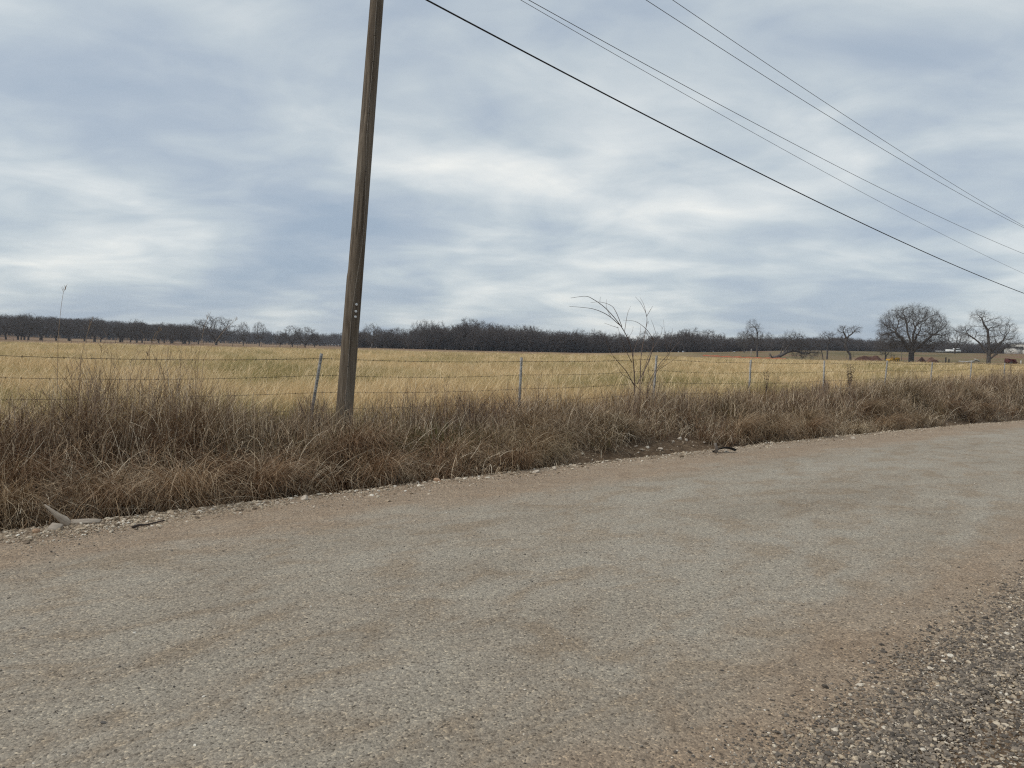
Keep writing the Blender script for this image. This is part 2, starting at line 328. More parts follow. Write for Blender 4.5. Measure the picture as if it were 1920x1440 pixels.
rt = np.unique(np.round(np.concatenate([-np.geomspace(12, 300, 22)[::-1], np.arange(-12, 40, 0.12), np.geomspace(40, 500, 50)]), 3))
nyr = 26
def near_edge(t): return 1.0 + 0.02 * (fbm(np.asarray(t) * 1.1, np.asarray(t) * 0 + 8.8) - 0.5) * 2
e0 = near_edge(rt); e1 = far_edge(rt) + 0.05
sfr = np.linspace(0, 1, nyr)
RY = e0[:, None] + (e1 - e0)[:, None] * sfr[None]; RX = np.repeat(rt[:, None], nyr, 1)
RZ = road_z(RX) + 0.006 + 0.03 * np.sin(np.pi * sfr)[None] + 0.010 * (fbm(RX * 0.7, RY * 0.9) - 0.5)
ii, jj = np.meshgrid(np.arange(len(rt) - 1), np.arange(nyr - 1), indexing='ij'); ii = ii.ravel(); jj = jj.ravel()
rq = np.stack([ii * nyr + jj, (ii + 1) * nyr + jj, (ii + 1) * nyr + jj + 1, ii * nyr + jj + 1], 1)
rd = mobj('road', np_mesh('road', np.stack([RX, RY, RZ], -1).reshape(-1, 3), rq, None, M_road, smooth=True))
tag(rd, 'worn grey chip seal road with brown dusty edges', 'road', kind='structure')

# ------------------------------------------------------------------ scatter (geometry nodes)
def proto(name, me): return bpy.data.objects.new(name, me)
def scatter(name, pts, eul, scl, idx, protos):
    me = bpy.data.meshes.new(name); me.vertices.add(len(pts)); me.vertices.foreach_set('co', np.asarray(pts, np.float32).ravel())
    for nm, a in (('rot', eul), ('scl', scl)):
        at = me.attributes.new(nm, 'FLOAT_VECTOR', 'POINT'); at.data.foreach_set('vector', np.asarray(a, np.float32).ravel())
    at = me.attributes.new('idx', 'INT', 'POINT'); at.data.foreach_set('value', np.asarray(idx, np.int32))
    o = mobj(name, me)
    ng = bpy.data.node_groups.new(name + '_scatter', 'GeometryNodeTree')
    ng.interface.new_socket('Geometry', in_out='INPUT', socket_type='NodeSocketGeometry'); ng.interface.new_socket('Geometry', in_out='OUTPUT', socket_type='NodeSocketGeometry')
    gi = ng.nodes.new('NodeGroupInput'); go = ng.nodes.new('NodeGroupOutput'); jn = ng.nodes.new('GeometryNodeJoinGeometry')
    def na(n, ty):
        q = ng.nodes.new('GeometryNodeInputNamedAttribute'); q.data_type = ty; q.inputs['Name'].default_value = n; return q.outputs['Attribute']
    ro = ng.nodes.new('FunctionNodeEulerToRotation'); ng.links.new(na('rot', 'FLOAT_VECTOR'), ro.inputs[0]); so = na('scl', 'FLOAT_VECTOR'); io = na('idx', 'INT')
    for k, p in enumerate(protos):
        oi = ng.nodes.new('GeometryNodeObjectInfo'); oi.inputs['Object'].default_value = p; oi.inputs['As Instance'].default_value = True
        cp = ng.nodes.new('FunctionNodeCompare'); cp.data_type = 'INT'; cp.operation = 'EQUAL'
        ng.links.new(io, cp.inputs[2]); cp.inputs[3].default_value = k
        ip = ng.nodes.new('GeometryNodeInstanceOnPoints')
        ng.links.new(gi.outputs[0], ip.inputs['Points']); ng.links.new(cp.outputs[0], ip.inputs['Selection']); ng.links.new(oi.outputs['Geometry'], ip.inputs['Instance'])
        ng.links.new(ro.outputs[0], ip.inputs['Rotation']); ng.links.new(so, ip.inputs['Scale']); ng.links.new(ip.outputs[0], jn.inputs[0])
    ng.links.new(jn.outputs[0], go.inputs[0])
    md = o.modifiers.new('scatter', 'NODES'); md.node_group = ng
    return o

# ------------------------------------------------------------------ grass blades
def blades(base, azim, lean, length, width, curl, segs=4, rnd=None, droop=0.0, kink=None):
    """curved tapered strips: start near-vertical tilted by lean toward azim, bend further by curl"""
    n = len(base); k = segs + 1
    s = np.linspace(0, 1, k)[None]
    ang = lean[:, None] + curl[:, None] * s ** 1.3
    if kink is not None: ang = ang + kink[:, None] * sstep(s, 0.45, 0.6)
    ds = (length / segs)[:, None]
    hx = np.concatenate([np.zeros((n, 1)), np.cumsum(np.sin((ang[:, 1:] + ang[:, :-1]) / 2) * ds, 1)], 1)
    hz = np.concatenate([np.zeros((n, 1)), np.cumsum(np.cos((ang[:, 1:] + ang[:, :-1]) / 2) * ds, 1)], 1)
    twist = (rng.random(n) - 0.5)[:, None] * 1.4 * s
    az = azim[:, None] + twist
    # integrate the azimuth change approximately by offsetting sideways
    cx = base[:, 0:1] + hx * np.cos(az); cy = base[:, 1:2] + hx * np.sin(az); cz = base[:, 2:3] + hz
    wv = azim + math.pi / 2 + (rng.random(n) - 0.5) * 2.2
    ww = width[:, None] * (1 - s ** 2 * 0.9) * 0.5
    ox = np.cos(wv)[:, None] * ww; oy = np.sin(wv)[:, None] * ww
    L = np.stack([cx - ox, cy - oy, cz], -1); Rr = np.stack([cx + ox, cy + oy, cz], -1)
    V = np.stack([L, Rr], 2).reshape(n, k * 2, 3)
    b0 = (np.arange(n) * k * 2)[:, None]; r = (np.arange(segs) * 2)[None]
    q = np.stack([b0 + r, b0 + r + 1, b0 + r + 3, b0 + r + 2], -1).reshape(-1, 4)
    rn = rng.random(n) if rnd is None else rnd
    return V.reshape(-1, 3), q, np.repeat(rn, k * 2)

def tuft(name, n, h, spread, mat, w=0.006, lean=0.35, curl=0.9, seed_heads=False, bias=0.0):
    a = rng.random(n) * 2 * math.pi; rr = np.sqrt(rng.random(n)) * spread
    base = np.stack([np.cos(a) * rr, np.sin(a) * rr, np.full(n, -0.03)], 1)
    az = a + rng.normal(0, 0.7, n)
    if bias: az = np.where(rng.random(n) < bias, rng.normal(0.2, 0.6, n), az)
    ln = np.abs(rng.normal(lean, 0.2, n)); L = h * (0.55 + 0.6 * rng.random(n))
    V, q, r = blades(base, az, ln, L, np.full(n, w) * (0.7 + 0.6 * rng.random(n)), rng.normal(curl, 0.35, n), 3)
    return np_mesh(name, V, q, None, mat, {'rnd': r})

# field grass, thick near the fence and thinning with distance
ft = [proto('field_tuft', tuft('field_tuft', 34, 0.52 + 0.05 * i, 0.15, M_straw, 0.007, 0.18, 0.65, bias=0.55)) for i in range(4)]
ft += [proto('field_plume', tuft('field_plume', 16, 0.74, 0.10, M_plume, 0.013, 0.10, 0.75, bias=0.8)) for i in range(2)]
nf = 70000
az_ = (rng.random(nf) * 96 - 50) * math.pi / 180; rr_ = np.exp(math.log(9.5) + rng.random(nf) * math.log(230 / 9.5))
P = np.stack([rr_ * (np.cos(az_) * f0[0] + np.sin(az_) * r0[0]), rr_ * (np.cos(az_) * f0[1] + np.sin(az_) * r0[1])], 1)
keep = (P[:, 1] > 10.7) & (rng.random(nf) < sstep(P[:, 1], 10.6, 12.0)) & (rng.random(nf) < 0.25 + 1.1 * sstep(fbm(P[:, 0] * 0.5, P[:, 1] * 0.5), 0.35, 0.65)); dg = np.degrees(az_)
keep &= ~((dg > 10) & (rr_ > 178)); keep &= rr_ < 165 + 25 * rng.random(nf) + 20 * (fbm(P[:, 0] * 0.03, P[:, 1] * 0.03) - 0.5); P = P[keep]; rr_k = rr_[keep]; m_ = len(P)
dens = fbm(P[:, 0] * 0.12, P[:, 1] * 0.12)
sc_ = (0.50 + 0.6 * dens + 0.40 * rng.random(m_)) * (1 - 0.35 * sstep(rr_k, 60, 200))
eul = np.stack([rng.normal(0, 0.06, m_), 0.10 + rng.normal(0, 0.06, m_), rng.normal(0, 0.5, m_)], 1)
wide = 1 + rr_k / 60
fg = scatter('field_grass', np.stack([P[:, 0], P[:, 1], ground_z(P[:, 0], P[:, 1])], 1), eul, np.stack([sc_ * wide, sc_ * wide, sc_], 1), np.where(rng.random(m_) < 0.22, rng.integers(4, 6, m_), rng.integers(0, 4, m_)), ft)
tag(fg, 'golden dry field grass with greenish patches beyond the wire fence', 'grass', kind='stuff')

# roadside weeds ------------------------------------------------------------
def top_h(t, y):
    a = np.interp(t, [-8, 0.5, 2.5, 4.0, 5.5, 8, 11, 16, 22, 30, 42, 70], [1.0, 0.95, 1.15, 1.0, 0.72, 0.85, 0.80, 0.66, 0.72, 0.85, 1.0, 1.0])
    prof = np.interp(y, [7.6, 7.9, 8.4, 9.2, 10.0, 10.9, 12.0], [0.30, 0.46, 0.66, 0.84, 0.86, 0.72, 0.40])
    return a * prof * np.clip(0.30 + 1.35 * fbm(t * 0.62 + 3, y * 0.7), 0.35, 1.35)
def front_y(t):   # where the weeds begin beyond the gravel
    return np.interp(t, [-8, 1.5, 3.2, 4.4, 5.6, 6.5, 8.2, 9.3, 12.5, 14.0, 18, 23, 27, 60], [7.75, 7.75, 7.72, 8.0, 7.95, 7.68, 7.66, 8.6, 8.7, 7.8, 7.75, 8.05, 8.5, 7.9]) + 0.55 * (fbm(np.asarray(t) * 1.3, np.asarray(t) * 0 + 2) - 0.5)
def along(n, lo=-7, hi=75):
    u = rng.random(n); a, b = math.log(9.0), math.log(hi + 9.0)
    t = np.exp(a + u * (b - a)) - 9.0
    lead = rng.random(n) < 0.12; t[lead] = lo + rng.random(lead.sum()) * (-lo)
    return t
VV = []; QQ = []; RN = []; off = 0
def put(V, q, r):
    global off
    VV.append(V); QQ.append(q + off); RN.append(r); off += len(V)
def flush(name, mat, label):
    global VV, QQ, RN, off
    o = mobj(name, np_mesh(name, np.concatenate(VV), np.concatenate(QQ), None, mat, {'rnd': np.concatenate(RN)}))
    VV, QQ, RN, off = [], [], [], 0
    return tag(o, label, 'grass', kind='stuff')
def gzs(t, y): return np.stack([t, y, ground_z(t, y) - 0.02], 1)
# 1: mop-shaped bunch grass: each clump rises and falls outward over its neighbours and the gravel
nc = 430; ct = along(nc); cy = front_y(ct) + 0.12 + rng.random(nc) ** 0.85 * (10.9 - front_y(ct) - 0.12)
per = 190; N_ = nc * per
cr = 0.10 + 0.22 * rng.random(nc); chh = top_h(ct, cy) * (0.5 + 0.65 * rng.random(nc)); ccol = rng.random(nc) ** 1.3 * 0.42
cdir = rng.normal(-math.pi / 2, 1.2, nc); cbias = rng.random(nc) * 0.55; ccurl = rng.uniform(1.0, 2.7, nc)
g_ = lambda q_: np.repeat(q_, per)
t = g_(ct) + rng.normal(0, 0.55, N_) * g_(cr); y = np.maximum(g_(cy) + rng.normal(0, 0.55, N_) * g_(cr), front_y(g_(ct)) + 0.02)
az = np.where(rng.random(N_) < g_(cbias), g_(cdir) + rng.normal(0, 0.45, N_), rng.random(N_) * 6.283)
L = g_(chh) * (0.6 + 0.9 * rng.random(N_))
V, q, r = blades(gzs(t, y), az, np.abs(rng.normal(0.30, 0.32, N_)), L, 0.0035 + 0.006 * rng.random(N_) ** 2 + 0.00012 * np.clip(t, 0, 60), g_(ccurl) * (0.6 + 0.8 * rng.random(N_)), 5,
                rnd=np.clip(g_(ccol) + rng.random(N_) ** 3 * 0.75, 0, 1))
put(V, q, r)
# big pale mops that spill toward the road
mt_ = np.concatenate([along(44), [6.6, 7.2, 7.9, 8.5, 9.0, 14.2, 15.0, 16.0, 18.5, 21.0, 24.0, 2.2, 3.4, 5.2]]); nm_ = len(mt_); my_ = front_y(mt_) + 0.25 + 0.9 * rng.random(nm_); pm = 420; N_ = nm_ * pm
g_ = lambda q_: np.repeat(q_, pm)
ml = 0.55 + 0.45 * rng.random(nm_); md_ = rng.normal(-math.pi / 2, 0.5, nm_); mc = 0.18 + 0.30 * rng.random(nm_)
t = g_(mt_) + rng.normal(0, 0.10, N_); y = g_(my_) + rng.normal(0, 0.09, N_)
az = np.where(rng.random(N_) < 0.7, g_(md_) + rng.normal(0, 0.75, N_), rng.random(N_) * 6.283)
V, q, r = blades(gzs(t, y), az, np.abs(rng.normal(0.12, 0.12, N_)), g_(ml) * (0.7 + 0.6 * rng.random(N_)), 0.0035 + 0.005 * rng.random(N_) ** 2 + 0.00012 * np.clip(t, 0, 60), rng.normal(2.25, 0.35, N_), 6, rnd=np.clip(g_(mc) + rng.random(N_) ** 2.5 * 0.6, 0, 1))
put(V, q, r)
# 2: short curly litter between the clumps
n = 48000; t = along(n); fy = front_y(t); y = fy + rng.random(n) * (11.3 - fy)
V, q, r = blades(gzs(t, y) + np.stack([np.zeros(n), np.zeros(n), rng.random(n) ** 1.3 * top_h(t, y) * 0.75], 1), rng.random(n) * 6.283, rng.random(n) * 2.0, 0.15 + 0.38 * rng.random(n), 0.0035 + 0.0045 * rng.random(n) ** 1.5 + 0.0001 * np.clip(t, 0, 60), rng.normal(0.3, 2.2, n), 5, rnd=rng.random(n) ** 3)
put(V, q, r)
# upright finer growth along the fence
n = 9000; t = along(n); y = 9.5 + rng.random(n) * 1.9
V, q, r = blades(gzs(t, y), rng.random(n) * 6.283, np.abs(rng.normal(0.12, 0.15, n)), top_h(t, y) * (0.55 + 0.65 * rng.random(n)), 0.0035 + 0.0035 * rng.random(n) + 0.0001 * np.clip(t, 0, 60), rng.normal(0.55, 0.6, n), 4, rnd=rng.random(n) * 0.75)
put(V, q, r)
flush('roadside_grass', M_weed, 'tangled dry brown grass along the road below the wire fence')
# 3: long pale stems, arched or broken over
n = 8000; t = along(n); fy = front_y(t); y = fy + 0.1 + rng.random(n) * (10.9 - fy)
az = rng.normal(-math.pi / 2, 1.3, n); kk = np.where(rng.random(n) < 0.3, rng.normal(1.3, 0.6, n), 0)
V, q, r = blades(gzs(t, y), az, np.abs(rng.normal(0.5, 0.45, n)), top_h(t, y) * (0.8 + 0.6 * rng.random(n)), 0.005 + 0.005 * rng.random(n) + 0.0001 * np.clip(t, 0, 60), np.abs(rng.normal(1.2, 0.8, n)), 7, kink=kk)
put(V, q, r)
n = 6500; t = along(n); y = front_y(t) + 0.05 + np.abs(rng.normal(0, 0.75, n))
V, q, r = blades(gzs(t, y), rng.normal(-math.pi / 2, 1.1, n), np.abs(rng.normal(0.25, 0.25, n)), top_h(t, y) * (0.8 + 0.8 * rng.random(n)), 0.004 + 0.005 * rng.random(n) + 0.0001 * np.clip(t, 0, 60), np.abs(rng.normal(2.1, 0.5, n)), 8, rnd=rng.random(n) ** 1.4)
put(V, q, r)
# curly tips standing out of the top
n = 7000; t = along(n); y = 8.8 + rng.random(n) * 1.9
V, q, r = blades(gzs(t, y) + np.stack([np.zeros(n), np.zeros(n), top_h(t, y) * 0.5], 1), rng.random(n) * 6.283, np.abs(rng.normal(0.2, 0.25, n)), top_h(t, y) * (0.4 + 0.45 * rng.random(n)), 0.003 + 0.003 * rng.random(n) + 0.0001 * np.clip(t, 0, 60), np.abs(rng.normal(1.2, 0.9, n)), 6, rnd=rng.random(n) * 0.8)
put(V, q, r)
# loose stems lying on the front of the mass and on the bare soil
n = 2600; t = along(n); y = front_y(t) + rng.random(n) * 1.3 - 0.05
V, q, r = blades(gzs(t, y) + np.array([0, 0, 0.05]) + np.stack([np.zeros(n), np.zeros(n), rng.random(n) * 0.25], 1), rng.random(n) * 6.283, rng.normal(1.35, 0.2, n), 0.2 + 0.5 * rng.random(n), 0.004 + 0.004 * rng.random(n), rng.normal(0.25, 0.35, n), 5, rnd=rng.random(n) ** 1.5)
put(V, q, r)
flush('pale_grass_stems', M_stem, 'long pale straw stems arching over the brown roadside grass')
# 4: thin upright grey-brown weed stalks with side twigs
n = 4200; t = along(n); y = 9.2 + rng.random(n) ** 0.7 * 2.2
dn = fbm(t * 0.45 + 7, y * 0.3); kp = rng.random(n) < sstep(dn, 0.35, 0.6); t = t[kp]; y = y[kp]; n = len(t)
b = gzs(t, y); L = top_h(t, y) * (0.85 + 0.6 * rng.random(n)); azs = rng.random(n) * 6.283; ln = np.abs(rng.normal(0.05, 0.1, n))
V, q, r = blades(b, azs, ln, L, 0.004 + 0.003 * rng.random(n) + 0.0001 * np.clip(t, 0, 60), rng.normal(0.2, 0.2, n), 4); put(V, q, r)
k = 7; bt = np.repeat(b, k, 0); fr_ = 0.4 + 0.55 * rng.random(n * k); bt[:, 2] += np.repeat(L, k) * fr_
bt[:, 0] += np.cos(np.repeat(azs, k)) * np.sin(np.repeat(ln, k)) * np.repeat(L, k) * fr_; bt[:, 1] += np.sin(np.repeat(azs, k)) * np.sin(np.repeat(ln, k)) * np.repeat(L, k) * fr_
V, q, r = blades(bt, rng.random(n * k) * 6.283, 0.4 + 0.6 * rng.random(n * k), 0.08 + 0.2 * rng.random(n * k), np.full(n * k, 0.0035), rng.normal(-0.3, 0.4, n * k), 3); put(V, q, r)
flush('weed_stalks', M_stalk, 'thin upright grey brown weed stalks in front of the fence')
# 5: low green undergrowth by the pole and along the ditch
n = 5000; t = np.concatenate([rng.normal(6.6, 0.9, n // 2), along(n // 2)]); y = np.concatenate([rng.normal(9.0, 0.35, n // 2), 8.2 + rng.random(n // 2) * 2]); y = np.maximum(y, front_y(t) + 0.1)
V, q, r = blades(gzs(t, y) + np.stack([np.zeros(n), np.zeros(n), rng.random(n) * 0.3], 1), rng.random(n) * 6.283, rng.random(n) * 0.9, 0.10 + 0.18 * rng.random(n), 0.005 + 0.004 * rng.random(n), rng.normal(0.7, 0.5, n), 3); put(V, q, r)
flush('green_undergrowth', M_green, 'low dull green leaves under the dry roadside grass')

# ------------------------------------------------------------------ stones
def rock_mesh(name, mat, seed, sub=2, flat=0.6, rough=0.28):
    bm = bmesh.new(); bmesh.ops.create_icosphere(bm, subdivisions=sub, radius=1.0); rg = np.random.default_rng(seed)
    pl = [(lambda d: (d / np.linalg.norm(d), 0.62 + 0.25 * rg.random()))(rg.normal(0, 1, 3)) for _ in range(9)]
    st = 0.75 + 0.5 * rg.random(3)
    for v in bm.verts:
        p = np.array(v.co)
        for d, lim in pl:
            e = p @ d - lim
            if e > 0: p = p - d * e * 0.95
        p = p * st * (1 + rough * 0.25 * (rg.random() - 0.5)); p[2] *= flat; v.co = p
    me = bpy.data.meshes.new(name); bm.to_mesh(me); bm.free(); me.materials.append(mat); return me
def scatter_stones(name, pts, size, mat, label, sub=1):
    pr = [proto(name + '_stone', rock_mesh(name + '_stone', mat, 40 + i, sub)) for i in range(6)]
    n = len(pts); e = np.stack([rng.normal(0, 0.35, n), rng.normal(0, 0.35, n), rng.random(n) * 6.283], 1)
    o = scatter(name, pts, e, np.repeat(size[:, None], 3, 1) * (0.75 + 0.5 * rng.random((n, 3))), rng.integers(0, 6, n), pr)
    return tag(o, label, 'gravel', kind='stuff')
def surf(t, y):
    on = (y < far_edge(t)) & (y > near_edge(t)); s = np.clip((y - near_edge(t)) / (far_edge(t) - near_edge(t)), 0, 1)
    return np.maximum(np.where(on, road_z(t) + 0.006 + 0.03 * np.sin(np.pi * s), -9), ground_z(t, y))
n = 26000; t = along(n, -5, 60); y = far_edge(t) + 0.06 + rng.normal(0, 0.10, n) - np.abs(rng.normal(0, 0.22, n)) * (rng.random(n) < 0.5)
lft = rng.random(n) < 0.25; t[lft] = -1 + 4.5 * rng.random(lft.sum()); y[lft] = far_edge(t[lft]) - 0.05 + rng.normal(0, 0.22, lft.sum())
sz = np.clip(rng.lognormal(math.log(0.0068), 0.62, n), 0.003, 0.032)
scatter_stones('edge_gravel', np.stack([t, y, surf(t, y) + sz * 0.12], 1), sz, M_peb, 'pale loose gravel windrow along the far edge of the road')
n = 12000; t = along(n, -4, 45); y = 7.5 + rng.random(n) ** 1.3 * 1.3
sz = np.clip(rng.lognormal(math.log(0.009), 0.65, n), 0.004, 0.045)
scatter_stones('verge_gravel', np.stack([t, y, surf(t, y) + sz * 0.1], 1), sz, M_peb, 'stones half buried in the bare brown soil of the verge')
n = 170000; t = 0.5 + 8.0 * rng.random(n); y = np.where(rng.random(n) < 0.25, 1.30 + rng.normal(0, 0.17, n), 1.30 - 1.7 * rng.random(n) ** 1.1)
sz = np.clip(rng.lognormal(math.log(0.0052), 0.5, n), 0.0025, 0.018)
scatter_stones('shoulder_gravel', np.stack([t, y, surf(t, y) + sz * 0.15], 1), sz, M_shoulder, 'dark mixed gravel on the near shoulder of the road')
n = 48000; t = -2 + np.exp(rng.random(n) * math.log(28)) - 1; y = near_edge(t) + (far_edge(t) - near_edge(t)) * rng.random(n)
eg = rng.random(n) < 0.62; y[eg] = np.where(rng.random(eg.sum()) < 0.6, far_edge(t[eg]) - np.abs(rng.normal(0, 0.45, eg.sum())), near_edge(t[eg]) + np.abs(rng.normal(0, 0.4, eg.sum())))
sz = np.clip(rng.lognormal(math.log(0.0030), 0.45, n), 0.0018, 0.011)
scatter_stones('loose_chips', np.stack([t, y, surf(t, y) + sz * 0.2], 1), sz, M_chip, 'small loose stone chips scattered over the road surface')
def at_ground(x, y, rmax=400):
    v = ray(x, y); S = np.geomspace(2, rmax, 6000)[:, None]; Pq = CAM + v * S
    zz = surf(Pq[:, 0], Pq[:, 1]); hit = np.argmax(Pq[:, 2] < zz)
    return np.array([Pq[hit, 0], Pq[hit, 1], zz[hit]])
RK = [rock_mesh('rock', M_rock, 70 + i, 3, 0.62) for i in range(4)]; RKO = [rock_mesh('rock', M_rock_o, 80 + i, 3, 0.62) for i in range(3)]
rocks = [(572, 937, 17, 'pale flat limestone rock at the gravel edge nearest the utility pole', 0), (160, 957, 14, 'rounded pale rock behind the pointed pale board', 0), (68, 999, 15, 'tan rock at the gravel edge in front of the pointed board', 1),
         (398, 957, 9, None, 0), (485, 948, 10, None, 0), (820, 903, 15, 'upright tan sandstone at the gravel edge below the weeds', 1), (670, 908, 16, 'tan sandstone block lying in the bare soil behind the gravel', 1), (681, 913, 9, None, 0),
         (1005, 886, 13, None, 0), (1275, 824, 10, None, 0), (1238, 843, 9, 'round grey pebble rock on the bare soil bank', 0), (1202, 845, 8, None, 0), (1286, 826, 8, None, 0), (1600, 823, 9, None, 0), (1362, 848, 8, 'white pebble in front of the black rubber scrap', 0),
         (830, 870, 9, 'bluish white stone half hidden under the weeds', 0), (1642, 803, 8, None, 0), (1192, 838, 7, None, 0), (1262, 829, 7, None, 0), (1040, 880, 9, None, 0), (240, 958, 9, None, 0), (218, 966, 8, None, 0), (520, 944, 8, None, 0), (1320, 830, 6, None, 0)]
rub = [(1822, 786, 8, 1), (1832, 772, 9, 0), (1842, 778, 8, 0), (1852, 774, 7, 0), (1828, 780, 8, 1), (1864, 770, 7, 0), (1815, 790, 6, 0), (1872, 776, 6, 0)]
gl = 'small pale limestone rock on the gravel edge below the weeds'; rl = 'pale rubble rock in the spill on the bank where the road fades right'
rl = 'pale rubble rock in the small spill on the weedy bank'
for i, (x, y, wpx, lab, o_) in enumerate(rocks + [(a, b, c, rl, d) for a, b, c, d in rub]):
    p = at_ground(x, y); s = wpx / F * np.linalg.norm(p - CAM) * 0.5
    o = mobj('rock', (RKO if o_ else RK)[i % 3], None, (p[0], p[1], p[2] + s * 0.25)); o.scale = (s, s, s); o.rotation_euler = (0.2 * (i % 3 - 1), 0.15 * (i % 2), i * 1.3)
    gr = 'rubble rocks on the bank' if lab == rl else ('small rocks along the gravel edge' if lab is None else None)
    tag(o, lab or gl, 'rock', gr)

# ------------------------------------------------------------------ litter
M_board = simple('bleached_board', (0.36, 0.31, 0.25), (0.23, 0.19, 0.15), 30, 0.85, stretch=(0.4, 3, 3), obj=True)
def prism(outline, th, name, mat, M):
    """flat irregular plate with thickness, bevelled slightly by an inset top"""
    n = len(outline); o = np.asarray(outline, float); c = o.mean(0)
    v = np.concatenate([np.c_[o, np.zeros(n)], np.c_[o, np.full(n, th * 0.8)], np.c_[c + (o - c) * 0.97, np.full(n, th)]])
    k = np.arange(n); k2 = (k + 1) % n
    q = np.concatenate([np.stack([k, k2, k2 + n, k + n], 1), np.stack([k + n, k2 + n, k2 + 2 * n, k + 2 * n], 1)])
    v = np.concatenate([v, [[*c, 0], [*c, th]]])
    tr = np.concatenate([np.stack([k2, k, np.full(n, 3 * n)], 1), np.stack([k + 2 * n, k2 + 2 * n, np.full(n, 3 * n + 1)], 1)])
    me = np_mesh(name, v, q, tr, mat); ob = mobj(name, me); ob.matrix_world = M; return ob
pb = at_ground(133, 988); pa = at_y(84, 949, pb[1] + 0.18)
dv = Vector(pa - pb); Ln = dv.length; xa = dv.normalized(); ya = Vector(fw).cross(xa).normalized(); za = xa.cross(ya)
if za.dot(Vector(-fw)) < 0: ya, za = -ya, -za
M = Matrix(((xa[0], ya[0], za[0], pb[0]), (xa[1], ya[1], za[1], pb[1]), (xa[2], ya[2], za[2], pb[2] + 0.015), (0, 0, 0, 1)))
sg = 1 if ya[2] > 0 else -1
o = prism([(0, -0.036 * sg), (0.02, 0.03 * sg), (0.07, 0.040 * sg), (0.13, 0.022 * sg), (0.22, 0.012 * sg), (Ln, 0.003 * sg), (Ln * 0.99, -0.006 * sg), (0.24, -0.016 * sg), (0.1, -0.036 * sg)], 0.009, 'broken_board', M_board, M)
tag(o, 'pointed pale broken board sticking up from the gravel beside the weeds', 'board')
p = at_ground(160, 982); o = prism([(-0.13, -0.035), (0.12, -0.03), (0.13, 0.02), (0.02, 0.035), (-0.12, 0.03)], 0.018, 'wood_scrap', M_board, Matrix.Translation((p[0], p[1], p[2] + 0.012)) @ Matrix.Rotation(-TH + 0.35 + math.pi / 2 - math.pi / 2, 4, 'Z') @ Matrix.Rotation(0.35, 4, 'X'))
tag(o, 'flat grey wood scrap lying beside the pointed board', 'board')
p = at_ground(104, 992); o = prism([(-0.06, -0.04), (0.05, -0.045), (0.055, 0.03), (-0.04, 0.045)], 0.02, 'wood_scrap', M_board, Matrix.Translation((p[0], p[1], p[2] + 0.01)) @ Matrix.Rotation(-0.7, 4, 'Z') @ Matrix.Rotation(0.6, 4, 'X'))
tag(o, 'small square pale scrap below the pointed board', 'board')
M_stick = simple('dark_stick', (0.07, 0.05, 0.04), (0.04, 0.03, 0.025), 30)
a = at_ground(248, 991); b = at_ground(276, 986); c = at_ground(308, 979)
o = MB().tube(curve_pts([a + [0, 0, .012], (a + b) / 2 + [0, 0.01, .018], b + [0, 0, .012], c + [0, 0, .016]], 4), np.linspace(0.012, 0.006, 13), 6).build('stick', M_stick, smooth=True)
tag(o, 'dark crooked stick lying on the road edge gravel', 'stick')
# stump and rubber scrap by the bank
p = at_ground(1345, 850)
mb = MB(); mb.tube([p + [-0.02, 0, -0.02], p + [-0.03, 0, 0.09], p + [-0.06, 0.01, 0.17]], [0.032, 0.026, 0.022], 8)
o = mb.build('wood_stub', simple('grey_stub_wood', (0.20, 0.17, 0.14), (0.12, 0.10, 0.085), 20, stretch=(1, 1, 0.2)), smooth=False); tag(o, 'short grey broken wooden stub standing at the gravel edge', 'stub')
p = at_ground(1366, 849); tt = np.linspace(0, 1, 13)
arc = np.stack([p[0] + (tt - 0.5) * 0.40 * r0[0], p[1] + (tt - 0.5) * 0.40 * r0[1] + 0.10, p[2] - 0.005 + 0.075 * np.sin(tt * math.pi * 0.85)], 1)
wv = np.array([f0[0], f0[1], -0.4]) * 0.09
V = np.concatenate([arc, arc - wv, arc - wv * 1.02 - [0, 0, 0.012], arc - [0, 0, 0.012]]); k = np.arange(12)
q = np.concatenate([np.stack([k + i * 13, k + 1 + i * 13, k + 1 + ((i + 1) % 4) * 13, k + ((i + 1) % 4) * 13], 1) for i in range(4)])
o = mobj('rubber_scrap', np_mesh('rubber_scrap', V, q, None, simple('black_rubber', (0.02, 0.02, 0.021), (0.013, 0.013, 0.013), 30, 0.6))); tag(o, 'curled black rubber scrap lying at the gravel edge', 'scrap')

